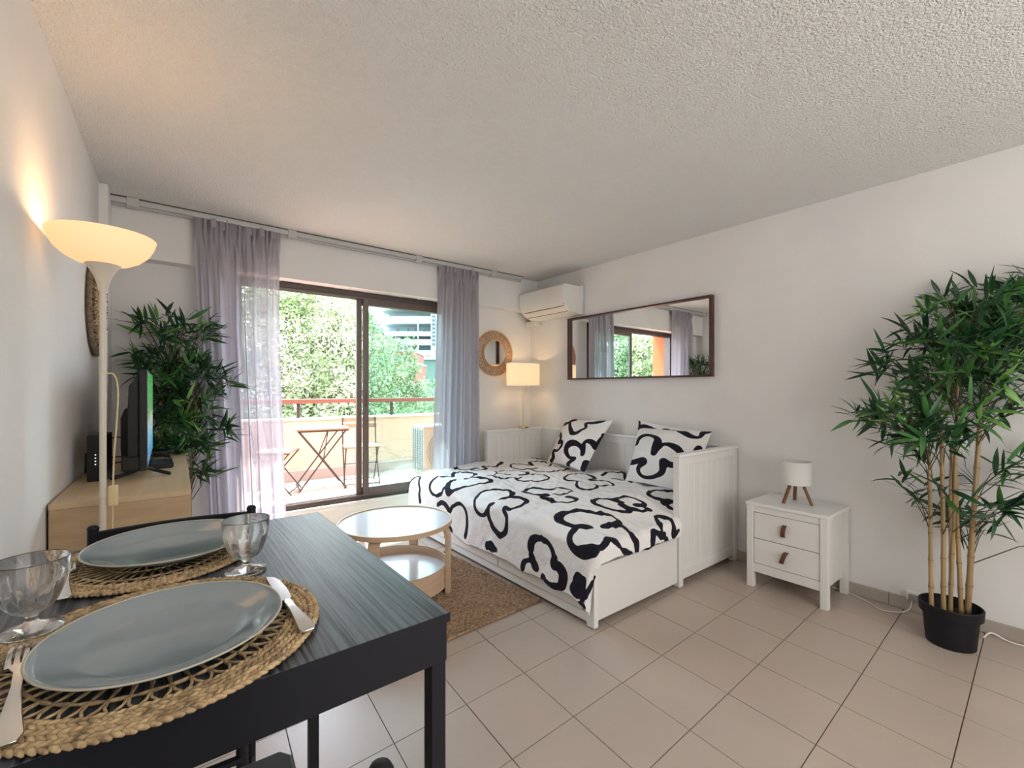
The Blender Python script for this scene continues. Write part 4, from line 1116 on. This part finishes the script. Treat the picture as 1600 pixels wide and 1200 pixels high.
bamboo('potted_bamboo', 'tall artificial bamboo plant in a black pot in front of the right wall', (3.125, .408, 0), (.122, .090, .200),
    [(-.065,.060,-.060,.07,.95,.010), (-.030,.02,-.015,.03,1.12,.0105), (.0,.0,.02,.0,.98,.009), (.02,-.035,.03,-.01,1.05,.010),
     (.045,-.055,.115,-.10,1.32,.013), (-.01,.0,.02,-.03,1.50,.009)],
    [(.03,1.62,.17,.16,24), (.26,1.72,.20,.13,24), (-.06,1.38,.16,.20,34), (.17,1.44,.20,.18,30), (-.20,1.12,.16,.09,18), (-.36,1.14,.08,.05,5),
     (-.06,1.09,.17,.11,19), (.08,1.25,.14,.12,10), (.34,1.22,.12,.14,7), (.28,.86,.14,.09,6), (.02,.74,.12,.05,6), (-.08,.80,.07,.12,5), (.17,.60,.16,.07,10), (.42,1.55,.12,.25,12)],
    21, XR, 9, n_parts=300)
bamboo('potted_bamboo', 'leafy artificial bamboo plant in the far left corner behind the television', (.13, 3.70, 0), (.13, .10, .20),
    [(-.05,.0,-.10,.02,1.2,.008), (.0,.02,-.04,.03,1.3,.008), (.06,.03,.05,.05,1.2,.008), (.03,-.03,.07,-.01,1.2,.008)],
    [(-.13,1.66,.10,.09,10), (.06,1.66,.13,.10,14), (-.05,1.46,.15,.13,26), (.06,1.34,.16,.14,28), (-.03,1.18,.18,.13,34), (.04,1.00,.17,.12,30), (.0,.90,.17,.06,16), (.12,.74,.04,.07,6)],
    33, 9, 3.94, n_parts=300)

# ------------------------------------------------------------------ sideboard and what stands on it
sb = thing('sideboard', 'light oak sideboard against the left wall carrying the television', 'sideboard', (-.085, 2.96, 0), -.028)
SZ = .868; sx0, sx1, sy0, sy1 = -.195, .215, -.715, .665
obj('top', MB().box(sx0, sx1, sy0, sy1, SZ-.022, SZ), M['oak_top'], sb, bevel=.0015)
obj('side_panel', MB().box(sx0+.001, sx1-.001, sy0+.001, sy0+.02, .0, SZ-.0225), M['oak'], sb, bevel=.001)
obj('side_panel', MB().box(sx0+.001, sx1-.001, sy1-.02, sy1-.001, .0, SZ-.0225), M['oak'], sb, bevel=.001)
obj('back_panel', MB().box(sx0+.002, sx0+.012, sy0+.02, sy1-.02, .05, SZ-.0225), M['black_plastic'], sb)
obj('plinth', MB().box(sx0+.03, sx1-.03, sy0+.02, sy1-.02, 0, .06), M['oak'], sb)
for k in range(3):
    d = obj('door', MB().box(sx1-.018, sx1, sy0+.022+k*.446, sy0+.022+k*.446+.44, .065, SZ-.026), M['oak'], sb, bevel=.001)
    obj('handle', MB().box(sx1, sx1+.012, sy0+.04+k*.446+.36, sy0+.05+k*.446+.36, .42, .56), M['black_plastic'], d, bevel=.002)
tv = thing('television', 'flat black television seen almost edge on, its screen showing a green and blue picture', 'television', (-.042, 3.02, SZ), -.016)
hw = .405
obj('panel', MB().box(-.014,.016,-hw,hw,.04,.495), M['black_plastic'], tv, bevel=.004)
obj('screen', MB().box(.0162,.0172,-hw+.010,hw-.010,.062,.486), M['screen'], tv)
mb = MB(); mb.add(*extr([(-.014,.045),(-.052,.05),(-.055,.11),(-.055,.30),(-.050,.42),(-.014,.475)], -hw+.02, hw-.02)); obj('back_cover', mb, M['black_plastic'], tv, bevel=.004)
mb = MB(); mb.add(*extr([(-.05,.045),(-.085,.07),(-.088,.13),(-.088,.27),(-.075,.31),(-.05,.33)], -.22, .22)); obj('electronics_box', mb, M['black_plastic'], tv, bevel=.004)
obj('speaker_bar', MB().box(-.075,-.012,-hw+.005,hw-.005,.04,.105), M['black_plastic'], tv, bevel=.008)
for y in (-.31, .36):
    obj('foot', MB().tube([tuple(p) for p in catmull([(.100,y-.02,.006),(.05,y,.022),(0,y,.042),(-.05,y,.022),(-.115,y-.02,.006)], 4)], .0085, 8), M['black_plastic'], tv, smooth=True)
rt_ = thing('router', 'upright black router box standing between the wall and the television', 'router', (-.205, 2.78, SZ))
mb = MB(); mb.prism([(-.035,-.09),(.030,-.10),(.040,.07),(-.025,.08)], 0, .205); obj('case', mb, M['black_plastic'], rt_, bevel=.004)
for k in range(4): obj('indicator', MB().box(-.008,-.004,-.1015,-.0965,.075+k*.014,.078+k*.014), mat('led', (1,1,1), .5, emission=(.8,.9,1), estr=.9) if k == 0 else bpy.data.materials['led'], rt_)
mb = MB()
for P in ([(-.01,.08,.15),(.06,.16,.17),(.10,.20,.10),(.13,.22,.06)], [(-.02,.08,.06),(.05,.16,.075),(.11,.20,.06),(.13,.24,.05)], [(0,.08,.03),(.06,.14,.05),(.10,.2,.02),(.13,.24,.05)]):
    mb.tube([tuple(p) for p in catmull(P, 6)], .003, 6)
obj('cable', mb, M['cable'], rt_, smooth=True)
lc = obj('black_cable_loop', MB().tube([tuple(p) for p in catmull([(-.262,3.05,.90),(-.268,3.02,.955),(-.266,2.95,.96),(-.262,2.90,.915),(-.262,2.90,.885),(-.266,2.96,.88),(-.27,3.02,.89),(-.268,3.08,.875)], 6)], .004, 6), M['cable'], smooth=True)
tag(lc, 'loop of black cable lying against the wall left of the router', 'cable')
sx = thing('set_top_box', 'flat black box lying on the sideboard under the television', 'media box', (.015, 3.02, SZ))
obj('case', MB().box(-.06,.055,-.10,.10,.002,.026), M['black_plastic'], sx, bevel=.004)
for (x,y) in ((-.05,-.09),(.045,-.09),(-.05,.09),(.045,.09)): obj('foot', MB().box(x-.005,x+.005,y-.005,y+.005,0,.003), M['black'], sx)
s2_ = thing('small_black_box', 'second small black device behind the television foot at the far end', 'media box', (.035, 3.47, SZ))
obj('case', MB().box(-.05,.02,-.04,.07,0,.035), M['black_plastic'], s2_, bevel=.004)
obj('front_strip', MB().box(.0202,.0212,-.035,.065,.01,.02), M['black'], s2_)

# ------------------------------------------------------------------ floor lamp
fl_ = thing('floor_lamp', 'lit cream uplighter floor lamp with a wide frosted bowl by the left wall', 'lamp', (-.148, 2.13, 0))
obj('base', MB().lathe([(0,0),(.115,0),(.118,.006),(.112,.018),(.03,.028),(0,.03)], (0,0,0), 40), M['cream_metal'], fl_, smooth='auto')
obj('pole', MB().tube([(0,0,.026),(0,0,1.63)], .0095, 16), M['cream_metal'], fl_, smooth='auto')
for z in (.45, .90, 1.33): obj('joint_ring', MB().lathe([(.0095,-.006),(.011,-.004),(.011,.004),(.0095,.006)], (0,0,z), 20), M['cream_metal'], fl_, smooth='auto')
obj('cup', MB().lathe([(.0095,1.61),(.013,1.625),(.017,1.645),(.026,1.672),(.040,1.698),(.050,1.710),(.048,1.713),(.04,1.708),(0,1.67)], (0,0,0), 36), M['cream_metal'], fl_, smooth='auto')
bowl = [(.04,1.709),(.072,1.717),(.102,1.734),(.127,1.759),(.142,1.788),(.149,1.812)]
bowl2 = [(r-.003, z+.003) for r, z in bowl[::-1]]
obj('bowl', MB().lathe(bowl+bowl2, (0,0,0), 56), M['lamp_bowl'], fl_, smooth='auto')
obj('bulb', MB().lathe([(0,.0),(.012,.0),(.02,.025),(.022,.04),(.012,.06),(0,.065)], (0,0,1.71), 16), bpy.data.materials['lit_bulb'], fl_, smooth=True)
P = catmull([(.010,0,1.33),(.03,0,1.325),(.040,0,1.27),(.036,.0,1.15),(.030,0,1.05),(.026,0,.93)], 8)
obj('cord', MB().tube([tuple(p) for p in P], .0028, 6).tube([(.026,0,.865),(.024,0,.6),(.018,0,.3),(.03,0,.03)], .0028, 6), M['cream_plastic'], fl_, smooth=True)
obj('dimmer_switch', MB().box(.013,.040,-.012,.012,.862,.935), M['cream_plastic'], fl_, bevel=.006, bseg=3)
point('floor_lamp_light', (-.148, 2.13, 1.80), 1.35, (1.0, .66, .36), .035)

# ------------------------------------------------------------------ rug
rx0, rx1, ry0, ry1 = -.02, 1.79, 1.978, 3.03
rug = thing('jute_rug', 'brown ribbed jute rug under the round coffee table', 'rug', ((rx0+rx1)/2, (ry0+ry1)/2, 0), math.radians(2.4))
cx, cy = rug.location.x, rug.location.y
obj('base', MB().box(rx0-cx+.004, rx1-cx-.004, ry0-cy+.004, ry1-cy-.004, .001, .005), M['jute_base'], rug)
nr = 72; mb = MB(); rr_ = random.Random(5)
w = (ry1-ry0-.02)/nr
for k in range(nr):
    y = ry0-cy+.01+w*(k+.5); P = []
    m_ = 46
    for i in range(m_+1):
        f = i/m_; P.append((lerp(rx0-cx+.01, rx1-cx-.01, f), y+.0014*math.sin(i*1.9+k), .0065+rr_.uniform(-.0012,.0012)))
    rs2 = [w*.46*(.78+.4*rr_.random()) for _ in P]
    mb.tube(P, rs2, 5, cap=False)
obj('braid_rows', mb, M['jute'], rug, smooth=True, stuff=True)
for k, (a, b, c, d) in enumerate(((rx0,ry0,rx1,ry0),(rx1,ry0,rx1,ry1),(rx1,ry1,rx0,ry1),(rx0,ry1,rx0,ry0))):
    m_ = 90; P = [(lerp(a,c,i/m_)-cx, lerp(b,d,i/m_)-cy, .008+.001*math.sin(i*2.2)) for i in range(m_+1)]
    obj('border_braid', MB().tube(P, [.0075+.0018*math.sin(i*2.4) for i in range(m_+1)], 7), M['jute'], rug, smooth=True)

# ------------------------------------------------------------------ coffee table
ct = thing('coffee_table', 'round white topped birch coffee table with a lower tray shelf, on the jute rug', 'table', (1.185, 2.685, .014))
CR = .352
obj('top', MB().lathe([(0,.430),(CR-.012,.430),(CR-.012,.4305)], (0,0,0), 64), M['white_laminate'], ct, smooth='auto')
obj('rim', MB().lathe([(CR-.013,.420),(CR-.013,.436),(CR-.010,.438),(CR-.002,.438),(CR,.436),(CR,.412),(CR-.002,.410),(CR-.02,.410),(CR-.02,.420)], (0,0,0), 72, close=True), M['birch'], ct, smooth='auto')
obj('underside', MB().lathe([(0,.412),(CR-.015,.412),(CR-.015,.428),(0,.428)], (0,0,0), 48), M['birch'], ct)
TR = .325
obj('tray_wall', MB().lathe([(TR,.036),(TR,.166),(TR-.002,.168),(TR-.008,.168),(TR-.010,.166),(TR-.010,.036)], (0,0,0), 72, close=True), M['birch'], ct, smooth='auto')
obj('tray_floor', MB().lathe([(0,.100),(TR-.009,.100),(TR-.009,.112),(0,.112)], (0,0,0), 56), M['white_laminate'], ct, smooth='auto')
for a in (-45, 45, 135, 225):
    c, s = math.cos(math.radians(a)), math.sin(math.radians(a))
    P = catmull([(TR+.013,0,.0),(TR+.013,0,.18),(TR+.013,0,.32),(TR+.008,0,.370),(TR-.014,0,.396),(TR-.06,0,.402)], 5)
    mb = MB(); vs = []; fs = []
    for i, p in enumerate(P):
        d = (P[min(i+1,len(P)-1)]-P[max(i-1,0)]); d = d/np.linalg.norm(d); nx, nz = d[2], -d[0]
        for sgn in (-1, 1):
            for q in (-.031, .031): vs.append((p[0]+nx*sgn*.012, q, p[2]+nz*sgn*.009))
    m_ = len(P)
    for i in range(m_-1):
        k = i*4; l = k+4
        fs += [(k,k+1,l+1,l),(k+2,l+2,l+3,k+3),(k,l,l+2,k+2),(k+1,k+3,l+3,l+1)]
    fs += [(0,2,3,1),(m_*4-4,m_*4-3,m_*4-1,m_*4-2)]
    mb.add(vs, fs).xf(lambda p: (p.x*c-p.y*s, p.x*s+p.y*c, p.z))
    obj('leg', mb, M['birch'], ct, smooth='auto', bevel=.002)

# ------------------------------------------------------------------ high dining table
TH = .94; tx0, tx1, ty0, ty1 = -.275, .345, .588, 1.292
dt = thing('bar_table', 'high black-brown wood grain bar table set for two in the foreground', 'table', ((tx0+tx1)/2, (ty0+ty1)/2, 0), 0)
cx, cy = dt.location.x, dt.location.y
hx, hy = (tx1-tx0)/2, (ty1-ty0)/2
obj('tabletop', MB().box(-hx, hx, -hy, hy, TH-.013, TH), M['table_top'], dt, bevel=.0008, bseg=1)
a0 = .003
for (x0,x1,y0,y1) in ((-hx-.0008,hx+.0008,-hy-.0008,-hy+.0002),(-hx-.0008,hx+.0008,hy-.0002,hy+.0008),(-hx-.0008,-hx+.0002,-hy,hy),(hx-.0002,hx+.0008,-hy,hy)):
    obj('edge_band', MB().box(x0,x1,y0,y1,TH-.0132,TH-.0004), M['black'], dt)
for (x0,x1,y0,y1) in ((-hx+a0,hx-a0,-hy+a0,-hy+a0+.015),(-hx+a0,hx-a0,hy-a0-.015,hy-a0),(-hx+a0,-hx+a0+.015,-hy+.02,hy-.02),(hx-a0-.015,hx-a0,-hy+.02,hy-.02)):
    obj('apron', MB().box(x0,x1,y0,y1,TH-.072,TH-.013), M['black'], dt, bevel=.001)
for sx_ in (-1, 1):
    for sy_ in (-1, 1):
        x, y = sx_*(hx-.016), sy_*(hy-.016)
        obj('leg', MB().box(x-.012,x+.012,y-.012,y+.012,0,TH-.013), M['black'], dt, bevel=.0015)

def bar_chair(label, loc, rz, fy, fx, fz, sf):
    t = thing('bar_chair', label, 'chair', loc, rz)
    m = M['black']; r = .0105
    for s in (-1, 1):
        x = s*.155
        obj('rear_leg', MB().tube([(x,.215,.0),(x,.185,.66),(x,.20,.958)], r, 12), m, t, smooth='auto')
        obj('finial', MB().lathe([(r,0),(r+.001,.003),(r*.8,.009),(0,.011)], (x,.20,.957), 12), m, t, smooth=True)
        obj('front_leg', MB().tube([(fx*s,-fy-.005,.0),(fx*s,-fy+.005,.635)], r, 12), m, t, smooth='auto')
        obj('side_stretcher', MB().tube([(fx*s,-fy,.30),(x,.20,.30)], .008, 10), m, t, smooth='auto')
    obj('footrest', MB().tube([(-fx,-fy,fz),(fx,-fy,fz)], .008, 10), m, t, smooth='auto')
    obj('rear_stretcher', MB().tube([(-.155,.20,.42),(.155,.20,.42)], .008, 10), m, t, smooth='auto')
    obj('seat', MB().prism([(-.165,-sf+.02),(-.15,-sf),(.15,-sf),(.165,-sf+.02),(.155,.16),(.14,.18),(-.14,.18),(-.155,.16)], .640, .660), M['seat_dark'], t, bevel=.004)
    mb = MB(); vs = []; fs = []
    for i in range(9):
        f = i/8*2-1; x = f*.150; y = .197+.022*(1-f*f)
        for z in (.80, .952): vs += [(x,y-.006,z),(x,y+.006,z)]
    for i in range(8):
        k = i*4; l = k+4
        fs += [(k,l,l+2,k+2),(k+1,k+3,l+3,l+1),(k,k+1,l+1,l),(k+2,l+2,l+3,k+3)]
    fs += [(0,2,3,1),(32,33,35,34)]
    obj('backrest', mb.add(vs, fs), m, t, smooth='auto', bevel=.002)
    return t
bar_chair('black bar chair on the far side of the bar table, facing the camera', (.030, 1.175, 0), math.radians(-3.5), .165, .110, .563, .155)
bar_chair('black bar chair pushed under the near side of the bar table', (.0, .565, 0), PI-.053, .275, .121, .42, .29)

# ------------------------------------------------------------------ place settings
def placemat(label, loc, rz):
    t = thing('placemat', label, 'placemat', loc, rz, 'round straw placemats on the bar table')
    rs = random.Random(int(loc[1]*100))
    for k in range(6):
        r = .189-k*.0073; nb = int(2*PI*r/.0092); mb = MB()
        for i in range(nb):
            a = 2*PI*(i+.5*(k%2))/nb; tilt = .45 if k % 2 else -.45
            c = Vector((r*math.cos(a), r*math.sin(a), .0048+rs.uniform(-.0004,.0006)))
            d = Vector((-math.sin(a+tilt), math.cos(a+tilt), 0)); L = .0080
            rad = .0031*rs.uniform(.9,1.1)
            mb.tube([c-d*L, c-d*L*.55+Vector((0,0,.0006)), c+d*L*.1+Vector((0,0,.001)), c+d*L*.7, c+d*L], [rad*.35, rad*.95, rad*1.1, rad*.8, rad*.3], 5)
        obj('braid_ring', mb, M['straw'], t, smooth=True, stuff=True)
    for r_, tr_ in ((.125,.0022),(.082,.0022),(.040,.0025)):
        n_ = 90
        obj('inner_ring', MB().tube([(r_*math.cos(2*PI*i/n_), r_*math.sin(2*PI*i/n_), .0045) for i in range(n_)], [tr_*(1+.35*math.sin(i*2.1)) for i in range(n_)], 6, closed=True), M['straw'], t, smooth=True)
    n_ = 44
    for i in range(n_):
        a = 2*PI*i/n_; mb = MB()
        for s in (-1, 1):
            mb.tube([(.152*math.cos(a), .152*math.sin(a), .004), (.139*math.cos(a+s*.055), .139*math.sin(a+s*.055), .005), (.125*math.cos(a+s*.07), .125*math.sin(a+s*.07), .005), (.082*math.cos(a+s*.10), .082*math.sin(a+s*.10), .004)], .0017, 5)
        obj('strand', mb, M['straw'], t, smooth=True)
    mb = MB()
    for i in range(28):
        a = 2*PI*i/28; mb.tube([(.01*math.cos(a),.01*math.sin(a),.003),(.085*math.cos(a+.15),.085*math.sin(a+.15),.004)], .0018, 5)
    obj('centre_weave', mb, M['straw'], t, smooth=True, stuff=True)
    return t
placemat('round woven straw placemat nearest the camera, under the near plate', (.004, .756, TH), 0)
placemat('round woven straw placemat at the far side of the table, under the far plate', (-.002, 1.125, TH), .3).scale = (.87, .87, 1)
def plate(label, loc, rz):
    t = thing('dinner_plate', label, 'plate', loc, rz, 'blue grey plates on the bar table')
    P = [(0,.004),(.070,.004),(.074,.0),(.080,.0),(.083,.005),(.110,.011),(.130,.018),(.1365,.0225),(.1375,.0235)]
    I = [(.1375,.0245),(.134,.0245),(.126,.0215),(.108,.0150),(.098,.0115),(.090,.0095),(0,.0085)]
    obj('dish', MB().lathe(P+I, (0,0,0), 96), M['glaze'], t, smooth=True)
    obj('rim', MB().lathe([(.1362,.0225),(.1385,.0238),(.1378,.0258),(.1352,.0252)], (0,0,0), 96, close=True), M['glaze_rim'], t, smooth=True)
    return t
plate('blue-grey glazed dinner plate nearest the camera', (.013, .740, TH+.006), 0).scale = (.95, .95, .9)
plate('blue-grey glazed dinner plate at the far side of the table', (.026, 1.128, TH+.0095), 0)
def goblet(label, loc, rz):
    t = thing('wine_glass', label, 'glass', loc, rz, 'faceted stemmed glasses on the bar table')
    def fac_(r, k): return (lambda th: r*(1-k*(1-abs(math.cos(5*th)))))
    P = [(0,.0),(.030,.0),(.0335,.0015),(.0335,.003),(.022,.0065),(.008,.0115),(.0062,.016),(.0062,.020),(.010,.0235),(fac_(.020,.06),.029),(fac_(.0285,.10),.040),(fac_(.0335,.10),.054),(fac_(.0362,.07),.066),(.0372,.071),(.0378,.080),(.0384,.0945),(.0386,.0960),
         (.0378,.0965),(.0371,.0955),(.0362,.080),(.0345,.066),(.0312,.054),(.0255,.041),(.017,.031),(.008,.0275),(0,.027)]
    obj('goblet', MB().lathe(P, (0,0,0), 80), M['glass'], t, smooth=True)
    return t
goblet('small faceted stemmed glass in front of the far plate, near the table edge', (.129, .952, TH+.0005), .1)
goblet('faceted stemmed glass at the left edge of the picture above the fork', (-.133, .880, TH+.009), .3)
def flat_blade(mb, P, W, T):
    """a strip of metal: centre points, half widths, half thickness"""
    vs = []; n_ = len(P)
    for i, p in enumerate(P):
        p = Vector(p); d = (Vector(P[min(i+1,n_-1)])-Vector(P[max(i-1,0)])).normalized(); a = Vector((-d.y, d.x, 0)).normalized()
        for s in (-1, 1):
            for q in (-1, 1): vs.append(p + a*s*W[i] + Vector((0,0,q*T[i])))
    fs = []
    for i in range(n_-1):
        k = i*4; l = k+4
        fs += [(k,k+2,l+2,l),(k+1,l+1,l+3,k+3),(k,l,l+1,k+1),(k+2,k+3,l+3,l+2)]
    fs += [(0,1,3,2),(n_*4-4,n_*4-2,n_*4-1,n_*4-3)]
    return mb.add(vs, fs)
kn = thing('table_knife', 'steel table knife lying on the near placemat right of the plate', 'knife', (.156, .748, TH+.0125), .035)
obj('blade', flat_blade(MB(), [(-.004,.118,0),(.0,.108,0),(.002,.09,0),(.002,.05,0),(.0,.012,0),(0,.004,0)], [.001,.006,.0085,.0095,.0088,.004], [.0006]*6), M['steel'], kn, smooth='auto', bevel=.0004)
obj('handle', flat_blade(MB(), [(0,.006,0),(0,-.002,0),(0,-.03,0),(0,-.07,0),(0,-.10,0),(0,-.108,0)], [.0035,.0055,.006,.0085,.0105,.007], [.0018,.0025,.0028,.003,.0028,.0015]), M['steel'], kn, smooth='auto', bevel=.0012)
def fork(label, loc, rz):
    t = thing('table_fork', label, 'fork', loc, rz, 'steel forks left of the plates')
    obj('handle', flat_blade(MB(), [(0,.025,.0035),(0,.012,.001),(0,-.02,.0005),(0,-.07,0),(0,-.105,0),(0,-.115,0)], [.0095,.0042,.0038,.0065,.0095,.006], [.0012,.0014,.0014,.0014,.0012,.001]), M['steel'], t, smooth='auto', bevel=.0006)
    for k in range(4):
        x = -.0088+k*.00587
        obj('tine', flat_blade(MB(), [(x*.95,.020,.0028),(x,.035,.0045),(x,.055,.0045),(x*.95,.078,.0015),(x*.9,.084,.0)], [.0024,.0019,.0018,.0013,.0005], [.0009]*5), M['steel'], t, smooth='auto')
    return t
fork('steel table fork left of the near plate at the left edge of the picture', (-.121, .735, TH+.0125), .10).scale = (1.2, 1.15, 1.2)
fork('steel table fork left of the far plate, partly seen behind the big glass', (-.122, 1.085, TH+.0125), .08)
